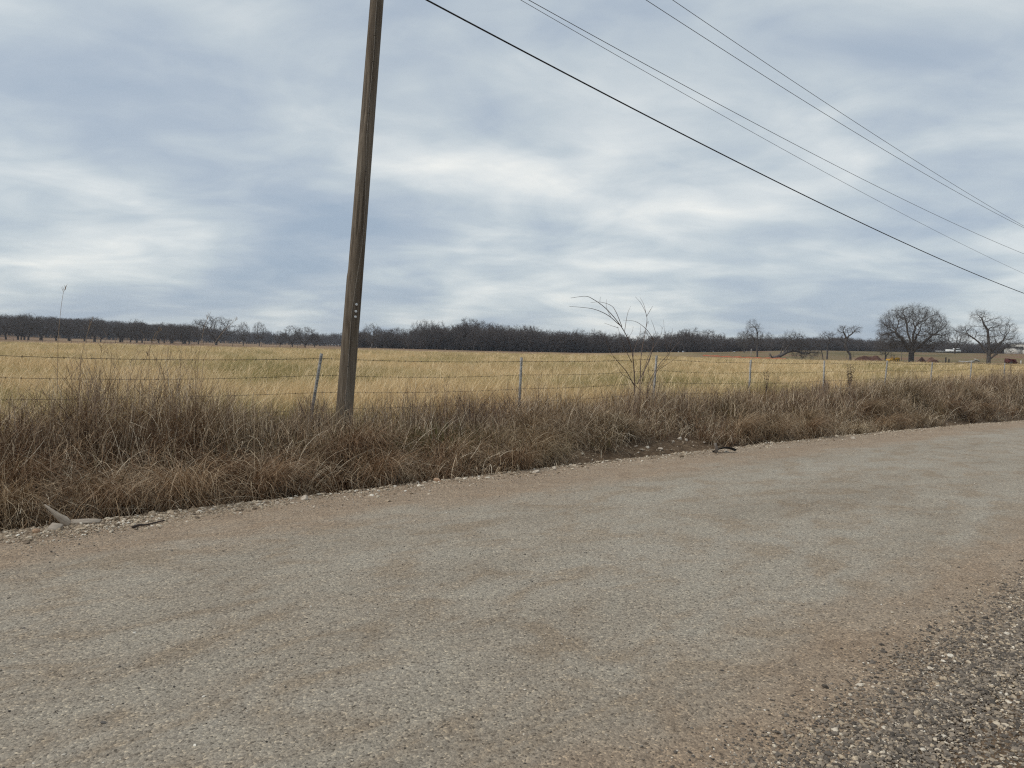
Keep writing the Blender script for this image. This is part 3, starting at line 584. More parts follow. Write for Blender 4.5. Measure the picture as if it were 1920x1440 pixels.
# ------------------------------------------------------------------ utility pole and lines
def pole_mat():
    m, t, p, o = mat_new('weathered_pole_wood'); P = N(t, 'ShaderNodeTexCoord').outputs['Object']
    a = noise(t, mapping(t, P, (26, 26, 0.9)), 1, 6, 0.65, 0.3); b = noise(t, mapping(t, P, (60, 60, 1.2)), 1, 4, 0.6); c = noise(t, mapping(t, P, (5, 5, 0.5)), 1, 4, 0.5)
    r = ramp(t, [(0.30, (0.035, 0.026, 0.019)), (0.42, (0.115, 0.090, 0.066)), (0.58, (0.20, 0.165, 0.125)), (0.75, (0.29, 0.25, 0.20))]); t.links.new(math_n(t, 'ADD', math_n(t, 'MULTIPLY', a, 0.6), math_n(t, 'MULTIPLY', b, 0.4)), r.inputs[0])
    r2 = ramp(t, [(0.35, (0.62, 0.58, 0.54)), (0.6, (1, 1, 1))]); t.links.new(c, r2.inputs[0])
    t.links.new(mixc(t, 1, r.outputs[0], r2.outputs[0], 'MULTIPLY'), p.inputs['Base Color']); p.inputs['Roughness'].default_value = 0.9
    bp = N(t, 'ShaderNodeBump'); bp.inputs['Strength'].default_value = 0.7; bp.inputs['Distance'].default_value = 0.012; t.links.new(a, bp.inputs['Height']); t.links.new(bp.outputs[0], p.inputs['Normal'])
    return m
M_pole = pole_mat()
PB = np.array([5.985, 10.45, 0.15]); PLEAN = np.array([0.0725, 0.0, 1.0]); PH = 10.4
def pole_mesh(r_base=0.128, r_top=0.092, step=True):
    hs = np.linspace(-0.3, PH, 190); na = 56; th = np.arange(na) / na * 2 * math.pi
    cr = fbm(np.tile(th * 9 / math.pi * 2, (len(hs), 1)) + 0.5 * fbm(hs * 0.8, hs * 0)[:, None], np.tile((hs * 0.55)[:, None], (1, na)), 3)
    rad = (r_base + (r_top - r_base) * np.clip(hs / PH, 0, 1))[:, None] * (1 + 0.03 * (fbm(np.tile(th[None] * 1.2, (len(hs), 1)), np.tile(hs[:, None] * 0.7, (1, na))) - 0.5))
    rad = rad - 0.016 * sstep(cr, 0.36, 0.26)
    # an outer shell of wood has split away above about 2.9 m on the flank that faces up the road
    flank = np.cos(th - math.atan2(-r0[1], -r0[0])); fl = sstep(flank, 0.35, 0.6)[None]
    if step: rad = rad + 0.010 * fl * (1 - sstep(hs, 2.62, 2.66))[:, None]
    V = np.stack([np.cos(th)[None] * rad + PLEAN[0] * hs[:, None], np.sin(th)[None] * rad, np.tile(hs[:, None], (1, na))], -1).reshape(-1, 3)
    i, j = np.meshgrid(np.arange(len(hs) - 1), np.arange(na), indexing='ij'); i = i.ravel(); j = j.ravel(); j2 = (j + 1) % na
    q = np.stack([i * na + j, i * na + j2, (i + 1) * na + j2, (i + 1) * na + j], 1)
    V = np.concatenate([V, [[PLEAN[0] * PH, 0, PH + 0.02]]]); k = np.arange(na); b = (len(hs) - 1) * na
    return np_mesh('pole_shaft', V, q, np.stack([b + k, b + (k + 1) % na, np.full(na, len(V) - 1)], 1), M_pole, smooth=True)
M_insul = simple('grey_insulator', (0.32, 0.33, 0.35), (0.25, 0.26, 0.27), 10, 0.3)
M_pale0 = simple('grey_wire_moulding', (0.22, 0.19, 0.155), (0.13, 0.11, 0.09), 20, 0.8)
M_tag = simple('aluminium_tag', (0.72, 0.72, 0.70), (0.5, 0.5, 0.49), 40, 0.45, 0.3)
toc = -f0                                     # toward the viewer's side of the road
def pole_rad(h): return 0.128 + (0.092 - 0.128) * h / PH
# lines: (height attach points from parabola fits) y offset, quadratic coefficients
fits = {}
lines = [('1', 10.15, [(805, 0), (852, 28.7), (1082, 151), (1340, 282), (1570, 396), (1920, 550)], 0.0135),
         ('2a', 10.25, [(992, 0), (1356, 200), (1642, 348), (1920, 476)], 0.0062),
         ('2b', 10.55, [(977, 0), (1360, 220), (1642, 374), (1920, 513)], 0.0048),
         ('3b', 9.75, [(1210, 0), (1360, 95), (1526, 200), (1709, 312), (1920, 427)], 0.0062),
         ('3a', 10.05, [(1261, 0), (1360, 67), (1560, 200), (1709, 297), (1920, 424)], 0.0062)]
labels = {'1': ('communication_cable', 'thick black cable, lowest of the overhead lines', 'cable'), '2a': ('power_line', 'upper thin wire of the middle pair just above the thick black cable', 'power line'),
          '2b': ('power_line', 'thinnest wire, lower one of the middle pair above the thick cable', 'power line'), '3b': ('power_line', 'lower wire of the topmost pair of overhead lines', 'power line'), '3a': ('power_line', 'uppermost of all the overhead lines', 'power line')}
T0 = 6.55; T1 = 90.0; TL = -70.0
attach = []
for nm, yy, pts, rad in lines:
    Q = np.array([at_y(*p_, yy) for p_ in pts]); cf = np.polyfit(Q[:, 0], Q[:, 2], 2)
    h0 = np.polyval(cf, T0); t0 = PB[0] + PLEAN[0] * h0
    ts = np.concatenate([np.linspace(t0, 50, 70), np.linspace(51, T1, 30)]); hz = np.polyval(cf, ts)
    tl = np.linspace(TL, t0, 40)[:-1]; s_ = (tl - TL) / (t0 - TL); hl = hz[0] - 4 * 1.4 * s_ * (1 - s_)
    ptsw = np.stack([np.r_[tl, ts], np.full(len(tl) + len(ts), yy), np.r_[hl, hz]], 1)
    n_, lab, cat = labels[nm]
    tag(MB().tube(ptsw, rad, 6).build(n_, M_cable if nm == '1' else M_alu, smooth=True), lab, cat, 'overhead lines along the road')
    attach.append((nm, yy, hz[0], hz[-1], rad))
def make_pole(loc, heights, label, detail):
    r = empty('utility_pole', loc); tag(r, label, 'utility pole', 'utility poles along the road')
    sh = mobj('shaft', pole_mesh(step=detail), r)
    top3 = max(h for _, _, h in heights)
    for nm, yy, h in heights:
        x = PLEAN[0] * (h - loc[2]); dy = yy - loc[1]; hb = h - loc[2]
        if nm in ('3a', '3b', '1') or True:
            mb = MB(); mb.tube([(x, dy, hb - 0.10), (x, dy, hb - 0.03), (x, dy, hb)], [0.03, 0.045, 0.022], 10); mb.build('insulator', M_insul, r, smooth=True)
    for pair in (('2a', '2b'), ('3a', '3b')):
        hs = [h for n_, _, h in heights if n_ in pair]; ys = [y_ for n_, y_, h in heights if n_ in pair]
        hb = min(hs) - loc[2] - 0.16; x = PLEAN[0] * hb
        mb = MB().box((x + 0.085, min(ys + [loc[1]]) - loc[1] - 0.25, hb - 0.05), (x + 0.175, max(ys + [loc[1]]) - loc[1] + 0.25, hb + 0.05)); mb.build('crossarm', M_pole, r)
    if detail:
        # ground wire stapled down the face
        hh_ = np.array([0.0, 0.5, 1.0, 1.5, 2.05, 2.6, 3.1, 3.8, 4.6, 5.3, 6.0, 6.6, 7.2, 8.2]); ofs = np.array([0.2, 0.22, 0.2, 0.15, 0.12, 0.45, 0.8, 0.75, 0.3, 0.25, 0.35, 0.2, 0.3, 0.3])
        base = math.atan2(toc[1], toc[0])
        hq = np.linspace(0, 8.2, 60); aq = base + np.interp(hq, hh_, ofs); rq_ = np.array([pole_rad(h) for h in hq]) + 0.006
        cp = np.stack([PLEAN[0] * hq + np.cos(aq) * rq_, np.sin(aq) * rq_, hq], 1)
        MB().tube(cp, 0.0055, 6).build('ground_wire', M_pale0, r, smooth=True)
        for ty in (572, 585, 595):
            q_ = at_y(668, ty, loc[1]); h = q_[2] - loc[2]; a_ = base + 0.62; rr = pole_rad(h) + 0.001
            c = np.array([PLEAN[0] * h + math.cos(a_) * rr, math.sin(a_) * rr, h]); d = np.array([math.cos(a_), math.sin(a_), 0])
            MB().tube([c, c + d * 0.006, c + d * 0.009], [0.021, 0.021, 0.012], 12).build('metal_tag', M_tag, r)
        for h in (1.2, 3.3, 4.2, 5.1, 5.9, 6.3):
            a_ = base + np.interp(h, hh_, ofs); rr = pole_rad(h) + 0.009; d = np.array([math.cos(a_), math.sin(a_), 0]); s2 = np.array([-d[1], d[0], 0]); c = np.array([PLEAN[0] * h, 0, h]) + d * rr
            MB().tube([c - s2 * 0.014 - d * 0.01, c - s2 * 0.01 + d * 0.004, c + s2 * 0.01 + d * 0.004, c + s2 * 0.014 - d * 0.01], 0.003, 5).build('staple', M_wire, r)
    return r
make_pole(tuple(PB), [(n_, y_, h) for n_, y_, h, _, _ in attach], 'weathered leaning wooden utility pole standing among the roadside weeds', True)
make_pole((T1 - 0.5, 10.2, float(ground_z(T1, 10.2))), [(n_, y_, h) for n_, y_, _, h, _ in attach], 'farther wooden utility pole at the far end of the overhead lines', False)
make_pole((TL - 0.5, 10.2, float(ground_z(TL, 10.2))), [(n_, y_, h) for n_, y_, h, _, _ in attach], 'wooden utility pole behind at the other end of the overhead lines', False)

# ------------------------------------------------------------------ barbed wire fence
FY = 11.2
fence = empty('barbed_wire_fence', (6.0, FY, float(ground_z(6, FY)))); tag(fence, 'barbed wire fence on grey steel posts between roadside weeds and golden field', 'fence')
fo = np.array(fence.location)
def tpost_mesh():
    mb = MB(); h = 1.52
    mb.box((-0.026, -0.004, -0.2), (0.026, 0.004, h)); mb.box((-0.004, 0.004, -0.2), (0.004, 0.042, h - 0.002))
    for z in np.arange(0.25, h - 0.05, 0.055): mb.box((-0.009, -0.011, z), (0.009, -0.004, z + 0.02))
    v = np.concatenate(mb.v); q = np.concatenate(mb.q); return np_mesh('post', v, q, None, M_galv)
tp = tpost_mesh()
ptops = [(603, 665), (980, 672), (1232, 668), (1410, 676), (1550, 677), (1662, 677), (1748, 680), (1822, 677), (1885, 681)]
ptt = [float(at_y(*p_, FY)[0]) for p_ in ptops]; pth = [float(at_y(*p_, FY)[2]) for p_ in ptops]
lean_ = [0.17, 0.05, 0.08, 0.07, 0.09, 0.10, 0.09, 0.06, 0.07]
ptt = [ptt[0] - 9.1, ptt[0] - 4.6] + ptt + [ptt[-1] + 4.6 * i for i in range(1, 9)]; pth = [1.5, 1.5] + pth + [1.68] * 8; lean_ = [0.05, 0.06] + lean_ + [0.05, 0.02, 0.07, 0.03, 0.06, 0.02, 0.04, 0.05]
for t_, h_, l_ in zip(ptt, pth, lean_):
    gzp = h_ - 1.50 * math.cos(l_); o = mobj('post', tp, fence); o.location = (t_ - math.sin(l_) * 1.50 - fo[0], 0, gzp - fo[2]); o.rotation_euler = (random.uniform(-.03, .03), l_, random.uniform(-.2, .2))
tq = np.concatenate([np.arange(ptt[0], ptt[-1], 0.15)])
for k, dz in enumerate((-0.06, -0.33, -0.61, -0.88)):
    ph = np.interp(tq, ptt, pth) + dz
    sag = np.zeros_like(tq)
    for a_, b_ in zip(ptt[:-1], ptt[1:]):
        m_ = (tq >= a_) & (tq <= b_); s_ = (tq[m_] - a_) / (b_ - a_); sag[m_] = -4 * (0.02 + 0.03 * random.random()) * s_ * (1 - s_)
    ph = ph + sag; pw = np.stack([tq - fo[0], np.full_like(tq, -0.018) + 0.004 * np.sin(tq * 7), ph - fo[2]], 1)
    wr = MB().tube(pw, 0.0024 + 0.0006 * (k == 0), 4).build('wire', M_wire, fence)
    mb = MB()
    for tb in np.arange(ptt[0], 48, 0.16):
        tb += random.uniform(-.015, .015); zb = float(np.interp(tb, tq, ph)) - fo[2]
        for s_ in (0, 1):
            a_ = random.random() * 3.1; d = np.array([0.25 * (1 - 2 * s_), math.cos(a_), math.sin(a_)]) * 0.016; c = np.array([tb - fo[0] + 0.004 * s_, -0.018, zb]); mb.tube([c - d, c + d], 0.0028, 3, cap=False)
    ob = mb.build('barbs', M_wire, wr); ob['kind'] = 'stuff'

# ------------------------------------------------------------------ bare trees
def tubes_np(p0, p1, ra, rb, n):
    d = p1 - p0; d = d / (np.linalg.norm(d, axis=1)[:, None] + 1e-9)
    ref = np.where(np.abs(d[:, 2:3]) < 0.9, np.array([[0, 0, 1.0]]), np.array([[1.0, 0, 0]]))
    a = np.cross(d, ref); a /= np.linalg.norm(a, axis=1)[:, None] + 1e-9; b = np.cross(d, a)
    th = np.arange(n) / n * 2 * math.pi; ring = np.cos(th)[None, :, None] * a[:, None] + np.sin(th)[None, :, None] * b[:, None]
    V = np.concatenate([p0[:, None] + ring * ra[:, None, None], p1[:, None] + ring * rb[:, None, None]], 1)
    m = len(p0); b0 = (np.arange(m) * 2 * n)[:, None]; k = np.arange(n)[None]; k2 = (k + 1) % n
    q = np.stack([b0 + k, b0 + n + k, b0 + n + k2, b0 + k2], -1).reshape(-1, 4)
    return V.reshape(-1, 3), q
def colonize(skel, attr, step, infl, kill, iters=90, grav=0.0, seed=0):
    rg = np.random.default_rng(seed)
    nodes = []; par = []
    for base, pl in skel:
        prev = base
        for p_ in pl:
            nodes.append(p_); par.append(prev); prev = len(nodes) - 1
    pos_ = np.array(nodes, float); par = list(par)
    A = np.asarray(attr, float); near = np.full(len(A), 1e9); ni = np.zeros(len(A), int); done = 0
    for it in range(iters):
        new = pos_[done:]
        if len(A) == 0: break
        dd = np.linalg.norm(A[:, None] - new[None], axis=2); j = dd.argmin(1); dm = dd[np.arange(len(A)), j]; up_ = dm < near
        near[up_] = dm[up_]; ni[up_] = j[up_] + done; done = len(pos_)
        alive = near > kill; A = A[alive]; near = near[alive]; ni = ni[alive]
        act = near < infl
        if not act.any(): break
        vec = A[act] - pos_[ni[act]]; vec /= np.linalg.norm(vec, axis=1)[:, None]
        acc = np.zeros_like(pos_); np.add.at(acc, ni[act], vec)
        grow = np.unique(ni[act]); dv_ = acc[grow]; dv_ /= np.linalg.norm(dv_, axis=1)[:, None] + 1e-9
        dv_ = dv_ + rg.normal(0, 0.22, dv_.shape) + np.array([0, 0, grav]); dv_ /= np.linalg.norm(dv_, axis=1)[:, None]
        pos_ = np.concatenate([pos_, pos_[grow] + dv_ * step]); par += list(grow)
    return pos_, np.array(par)
def tree_meshes(name, skel, attr, step=0.5, infl=4.0, kill=0.8, trunk_r=0.4, tip=0.02, expo=2.4, twigs=3, tl=0.7, split=0.10, seed=0, grav=0.02, iters=90, mats=None, tw_r=0.016):
    rg = np.random.default_rng(seed + 1); P_, par = colonize(skel, attr, step, infl, kill, iters, grav, seed)
    n = len(P_); rad = np.zeros(n); cnt = np.zeros(n)
    acc = np.zeros(n); ch = np.zeros(n, int)
    for i in range(n - 1, -1, -1):
        if acc[i] == 0: acc[i] = tip ** expo
        if par[i] >= 0: acc[par[i]] += acc[i]; ch[par[i]] += 1
    rad = acc ** (1 / expo); rad *= 1.0
    s_ = trunk_r / rad[0]; rad = tip + (rad - tip) * (trunk_r - tip) / (rad[0] - tip)
    i = np.where(par >= 0)[0]; pi = par[i]
    p0 = P_[pi]; p1 = P_[i]; rb = rad[i]; ra = np.where(rad[pi] < rb * 1.6, rad[pi], rb * 1.15)
    thick = rb > split
    T = tubes_np(p0[thick], p1[thick], ra[thick], rb[thick], 8)
    C = [tubes_np(p0[~thick], p1[~thick], ra[~thick], rb[~thick], 4)]
    # twigs: two generations on the slender branches
    src = np.where((rad < split * 0.7) & (par >= 0))[0]; src = np.repeat(src, twigs)
    d = P_[src] - P_[par[src]]; d /= np.linalg.norm(d, axis=1)[:, None]
    b0 = P_[par[src]] + (P_[src] - P_[par[src]]) * rg.random((len(src), 1))
    d1 = d + rg.normal(0, 0.55, d.shape); d1[:, 2] += 0.12; d1 /= np.linalg.norm(d1, axis=1)[:, None]
    l1 = tl * (0.5 + rg.random(len(src)))[:, None]; e1 = b0 + d1 * l1
    C.append(tubes_np(b0, e1, np.full(len(src), tw_r), np.full(len(src), tw_r * 0.6), 3))
    k = 2; b2 = np.repeat(b0, k, 0) + np.repeat(e1 - b0, k, 0) * (0.35 + 0.6 * rg.random((len(src) * k, 1)))
    d2 = np.repeat(d1, k, 0) + rg.normal(0, 0.5, (len(src) * k, 3)); d2 /= np.linalg.norm(d2, axis=1)[:, None]
    e2 = b2 + d2 * tl * 0.6 * (0.5 + rg.random((len(src) * k, 1)))
    C.append(tubes_np(b2, e2, np.full(len(b2), tw_r * 0.7), np.full(len(b2), tw_r * 0.45), 3))
    V = []; Q = []; o_ = 0
    for v, q in C: V.append(v); Q.append(q + o_); o_ += len(v)
    mats = mats or (M_bark, M_twig)
    return np_mesh(name + '_trunk', T[0], T[1], None, mats[0], smooth=True), np_mesh(name + '_crown', np.concatenate(V), np.concatenate(Q), None, mats[1])
def ell(n, c, r, rg, shell=0.35, zmin=-9):
    d = rg.normal(0, 1, (n * 2, 3)); d /= np.linalg.norm(d, axis=1)[:, None]; u = (shell + (1 - shell) * rg.random(n * 2)) ** 0.6
    p_ = np.array(c) + d * u[:, None] * np.array(r); return p_[p_[:, 2] > zmin][:n]
def place_tree(name, meshes, x, ybase, r, label, group=None, rz=0, scale=1, copy=False):
    """stands on the ground at range r in the direction of picture column x"""
    p_ = at_r(x, ybase, r); z = float(ground_z(p_[0], p_[1]))
    e = empty(name, (p_[0], p_[1], z - 0.1), rz); e.scale = (scale, scale, scale) if np.isscalar(scale) else scale; tag(e, label, 'tree', group)
    mobj('trunk', meshes[0], e); mobj('crown', meshes[1], e); return e
RZV = -(math.pi / 2 - TH)     # turns local +X to the viewer's right
rg = np.random.default_rng(3)
def bent(pts): return [np.array(p_, float) for p_ in pts]
# big spreading elm
A = np.concatenate([ell(2600, (0, 0, 8.6), (8.3, 7.5, 6.6), rg, 0.35, 3.6), ell(300, (-5.2, 0, 6.0), (3.0, 3, 2.2), rg), ell(300, (5.3, 0, 6.3), (3, 3, 2.2), rg)])
sk = [(-1, bent([(0, 0, 0), (0, 0, 0.8), (0, 0, 1.6), (0, 0, 2.4)])), (3, bent([(-.5, .1, 3.3), (-1.1, .2, 4.3), (-1.9, .2, 5.5), (-2.9, 0, 6.8), (-4.0, 0, 8.0)])), (3, bent([(.1, .1, 3.4), (.2, .3, 4.6), (.5, .4, 6.0), (.5, .5, 7.5), (.9, .4, 9)])),
      (3, bent([(.6, -.2, 3.2), (1.4, -.4, 4.2), (2.4, -.4, 5.2), (3.6, -.3, 6.2), (4.6, -.2, 7.4)])), (5, bent([(-1.1, 1.2, 5.6), (-1.3, 2.4, 7)])), (10, bent([(.1, -1.4, 5.8), (-.3, -2.6, 7.2)])), (9, bent([(-.4, .2, 6), (-1.0, .2, 7.8), (-1.3, .1, 9.4)]))]
elm = tree_meshes('elm', sk, A, 0.42, 4.0, 0.62, 0.64, 0.015, 2.25, 5, 0.95, 0.11, 1, tw_r=0.008)
place_tree('bare_tree', elm, 1708, 683, 188, 'largest spreading bare tree with a thick trunk beside the yellow bulldozer', None, RZV, (0.92, 0.9, 0.84))
# slender upright tree with a lopsided crown
A = np.concatenate([ell(420, (-1.0, 0, 7.6), (2.3, 2, 3.2), rg, 0.2), ell(160, (-2.0, 0, 6.0), (1.8, 1.6, 1.6), rg, 0.1), ell(90, (1.2, 0, 5.2), (.9, 1, 1.2), rg, 0.1)])
sk = [(-1, bent([(.4, 0, 0), (.4, 0, 1), (.35, 0, 2), (.3, 0, 3)])), (3, bent([(0, 0, 4), (-.5, 0, 5), (-1.1, 0, 6)])), (3, bent([(.4, 0, 4), (.3, .1, 5.2), (.2, .1, 6.6), (0, 0, 8)]))]
slim = tree_meshes('slim', sk, A, 0.4, 3, 0.6, 0.24, 0.013, 2.3, 5, 0.7, 0.06, 2, tw_r=0.009)
place_tree('bare_tree', slim, 1417, 668, 215, 'slender bare tree with lopsided crown near the orange mesh fence', None, RZV)
# twin-trunk flat-topped tree
A = np.concatenate([ell(330, (.2, 0, 5.6), (2.2, 1.8, 1.5), rg, 0.1), ell(120, (-1.8, 0, 4.6), (1.4, 1.3, 1.2), rg, 0.1)])
sk = [(-1, bent([(.3, 0, 0), (.3, 0, .9), (.35, 0, 1.9), (.3, 0, 2.9), (.4, 0, 3.8)])), (4, bent([(.9, 0, 4.5)])), (0, bent([(-.6, .1, .3), (-.7, .1, 1.2), (-1.0, .1, 2.2), (-1.4, 0, 3.2)]))]
twin = tree_meshes('twin', sk, A, 0.35, 2.6, 0.5, 0.24, 0.013, 2.2, 5, 0.6, 0.06, 3, tw_r=0.009)
place_tree('bare_tree', twin, 1548, 676, 196, 'bare twin trunk tree beside the fallen tree', None, RZV)
# crooked tree with a gap in its crown
A = np.concatenate([ell(260, (1.2, 0, 7.4), (1.6, 1.2, 1.0), rg, 0.1), ell(300, (-1.6, 0, 7.2), (1.7, 1.2, 1.2), rg, 0.1), ell(90, (-2.4, 0, 5.4), (1.2, 1, .8), rg, 0.1)])
sk = [(-1, bent([(.3, 0, 0), (.25, 0, .8), (.2, 0, 1.6), (-.4, 0, 2.4), (-1.0, 0, 3.2), (-1.0, 0, 4.2), (-.8, 0, 5.2)])), (6, bent([(-.3, 0, 5.9), (.5, 0, 6.5)])), (6, bent([(-1.2, 0, 6.2), (-1.6, 0, 6.8)])), (5, bent([(-1.9, 0, 4.9)])), (1, bent([(.9, 0, 1.1), (1.0, 0, 2.1)])), (0, bent([(-.5, .1, .5), (-.7, .1, 1.3)]))]
crook = tree_meshes('crook', sk, A, 0.35, 2.6, 0.5, 0.28, 0.013, 2.2, 5, 0.6, 0.07, 4, tw_r=0.009)
place_tree('bare_tree', crook, 1592, 677, 194, 'crooked bare tree with a forked base beside the dirt mounds', None, RZV)
# leaning wide tree by the white building
A = np.concatenate([ell(260, (-2.4, 0, 10.0), (2.0, 1.6, 1.4), rg, 0.1), ell(900, (1.8, 0, 6.2), (4.4, 3, 3.8), rg, 0.15), ell(280, (-4.4, 0, 6.6), (2.6, 2, 1.7), rg, 0.15), ell(420, (4.2, 0, 4.2), (2.8, 2, 2.0), rg, .1), ell(160, (.6, 0, 2.8), (2, 2, 1.4), rg, .1)])
sk = [(-1, bent([(0, 0, 0), (0, 0, .9), (0, 0, 1.9), (.1, 0, 3.0)])), (3, bent([(-.1, 0, 4.4), (-.3, 0, 5.8), (-.5, 0, 7.2), (-1.4, 0, 8.5), (-1.8, 0, 9.6)])), (2, bent([(-.9, .1, 3.2), (-1.9, .1, 4.4), (-3.1, 0, 5.3), (-4.3, 0, 6)])), (2, bent([(.9, 0, 3), (1.9, .1, 4.2), (2.9, 0, 5.2)])), (1, bent([(1, -.2, 1.9), (2.2, -.2, 2.8), (3.4, -.2, 3.6)]))]
leanr = tree_meshes('leaner', sk, A, 0.45, 3, 0.7, 0.40, 0.015, 2.25, 5, 0.85, 0.09, 5, tw_r=0.009)
place_tree('bare_tree', leanr, 1853, 686, 186, 'wide ragged bare tree with a tall crooked limb near the white building', None, RZV)
# generic trees
def generic(name, seed, h, w_, tr, fork, mats=None, n=420, twigs=3, low=0.3):
    r_ = np.random.default_rng(seed); A = ell(n, (0, 0, h * (0.5 + low * 0.45)), (w_, w_, h * (0.5 - low * 0.42)), r_, 0.25, h * low * 0.8)
    t_ = [(0, 0, 0), (.05 * h * .1, 0, h * fork * .5), (r_.normal(0, .15), r_.normal(0, .15), h * fork)]
    sk = [(-1, bent(t_))]
    for i in range(3):
        a = i * 2.1 + r_.random(); sk.append((2, bent([(math.cos(a) * w_ * .16, math.sin(a) * w_ * .16, h * (fork + .1)), (math.cos(a) * w_ * .36, math.sin(a) * w_ * .36, h * (fork + .22))])))
    return tree_meshes(name, sk, A, h * 0.042, h * 0.34, h * 0.065, tr, 0.014, 2.3, twigs, h * 0.07, 0.07, seed, mats=mats, tw_r=0.014, grav=0.12)
gen = [generic('oak', 21 + i, 10, 4.0 + 0.5 * (i % 3), 0.28, 0.15 + 0.05 * (i % 2), None, 620, 3, 0.16 + 0.05 * (i % 2)) for i in range(4)]
place_tree('bare_tree', gen[0], 1660, 681, 222, 'smaller bare tree behind the largest spreading tree', None, 0.4, 0.78)
place_tree('bare_tree', gen[1], 1790, 668, 330, 'bare tree in front of the parked white truck', None, 1.4, (1.15, 1.15, 1.05))
# trees standing clear of the woods across the field
for x, yb, r, sc, k, lab in [(405, 651, 275, (1.45, 1.45, 1.0), 2, 'wide round bare tree standing alone before the distant woods'), (372, 650, 290, (0.8, 0.8, .88), 1, 'thin bare tree close beside the wide round one'), (456, 651, 270, (.62, .62, .82), 3, 'narrow bare tree beside the wide round lone tree'), (486, 652, 265, (.55, .55, .82), 1, 'slim bare tree between the wide round tree and the dark thicket'),
                             (548, 654, 268, (.85, .85, .74), 0, 'bare tree in the dark thicket nearest the utility pole'), (572, 654, 272, (.95, .95, .72), 2, 'broad bare tree in the dark thicket beside the utility pole'), (525, 654, 262, (.6, .6, .55), 3, 'low bare tree at the end of the dark thicket'), (590, 655, 270, (.6, .6, .5), 0, 'shrubby bare tree at the pole end of the thicket'),
                             (697, 652, 283, (1.05, 1.05, .93), 3, 'open crowned bare tree just beyond the utility pole'), (803, 656, 300, (1.1, 1.1, 1.16), 1, 'bare tree rising above the woodland edge'), (1395, 667, 300, (.8, .8, .85), 2, 'bare tree at the woodland edge behind the slender tree')]:
    place_tree('bare_tree', gen[k], x, yb, r, lab, None, x * 0.7, sc)
# the long row at the far side of the field
rgr = np.random.default_rng(9); lab = 'dark bare tree in the long row before the wooded ridge'
for i, x in enumerate(np.sort(rgr.uniform(-90, 356, 42))):
    x = x + rgr.uniform(-5, 5); s_ = (0.80 + 0.22 * rgr.random()) * np.interp(x, [0, 350], [1.02, 0.86])
    place_tree('bare_tree', gen[rgr.integers(0, 4)], x, 642, 285 + rgr.uniform(0, 45), lab, 'bare trees in the row before the ridge', rgr.random() * 6, (s_ * 1.15, s_ * 1.15, s_ * 0.92))
# fallen tree
A = np.concatenate([ell(420, (5.2, 0, 3.9), (3.6, 2.5, 2.6), rg, .1, .3), ell(300, (8.2, 0, 1.7), (4.2, 2.5, 1.5), rg, .1, .15)])
sk = [(-1, bent([(0, 0, .3), (.9, 0, .45), (1.8, 0, .8), (2.6, 0, 1.2)])), (3, bent([(3.3, .1, 2.2), (4.2, .1, 3.3), (5.2, 0, 4.2)])), (3, bent([(3.6, -.2, 1.7), (4.8, -.3, 2.1), (6.2, -.3, 2.0), (7.6, -.2, 1.5)])), (2, bent([(2.4, .4, 1.9), (2.8, .6, 3.2), (3.4, .6, 4.4)]))]
fallen = tree_meshes('fallen', sk, A, 0.4, 3, 0.6, 0.40, 0.013, 2.3, 5, 0.9, 0.09, 6, grav=0.02, tw_r=0.010)
e = place_tree('fallen_tree', fallen, 1448, 671, 203, 'uprooted bare tree lying on its side on the field', None, RZV, (1.0, 1.0, 1.12))
mbr = MB()
for i in range(26):
    a_ = rg.random() * 6.28; L_ = 0.4 + 0.9 * rg.random(); d_ = np.array([-0.35 - .3 * rg.random(), math.cos(a_), math.sin(a_)]); mbr.tube([np.array([0.1, 0, .45]), np.array([-.2, 0, .5]) + d_ * L_ * .5, np.array([-.3, 0, .55]) + d_ * L_ + rg.normal(0, .1, 3)], [0.09, 0.05, 0.02], 4)
mbr.build('roots', M_bark, e)

# woods: masses of bare trees too many and too far to count
SKX = [-250, 0, 100, 200, 300, 350, 450, 540, 600, 680, 720, 750, 800, 880, 960, 1060, 1130, 1200, 1280, 1340, 1380, 1440, 1500, 1600, 1650, 1800, 1920, 2150]
SKYY = [594, 594, 595, 601, 608, 611, 621, 626, 627, 622, 620, 619, 614, 607, 615, 622, 627, 630, 622, 628, 631, 633, 633, 632, 637, 640, 643, 645]
wproto = [generic('woods', 51 + i, 10, 3.6 + .5 * (i % 2), 0.24, 0.18, (M_wood_tw, M_wood_tw), 260, 4, 0.12) for i in range(4)]
def joined(ms, nm):
    vs_, qs_, o_ = [], [], 0
    for m_ in ms:
        v = np.empty(len(m_.vertices) * 3, np.float32); m_.vertices.foreach_get('co', v); q = np.empty(len(m_.loops), np.int32); m_.loops.foreach_get('vertex_index', q)
        vs_.append(v.reshape(-1, 3)); qs_.append(q.reshape(-1, 4) + o_); o_ += len(m_.vertices)
    return np_mesh(nm, np.concatenate(vs_), np.concatenate(qs_), None, M_wood_tw)
wp = [proto('wood_tree', joined(m_, 'wood_tree')) for m_ in wproto]
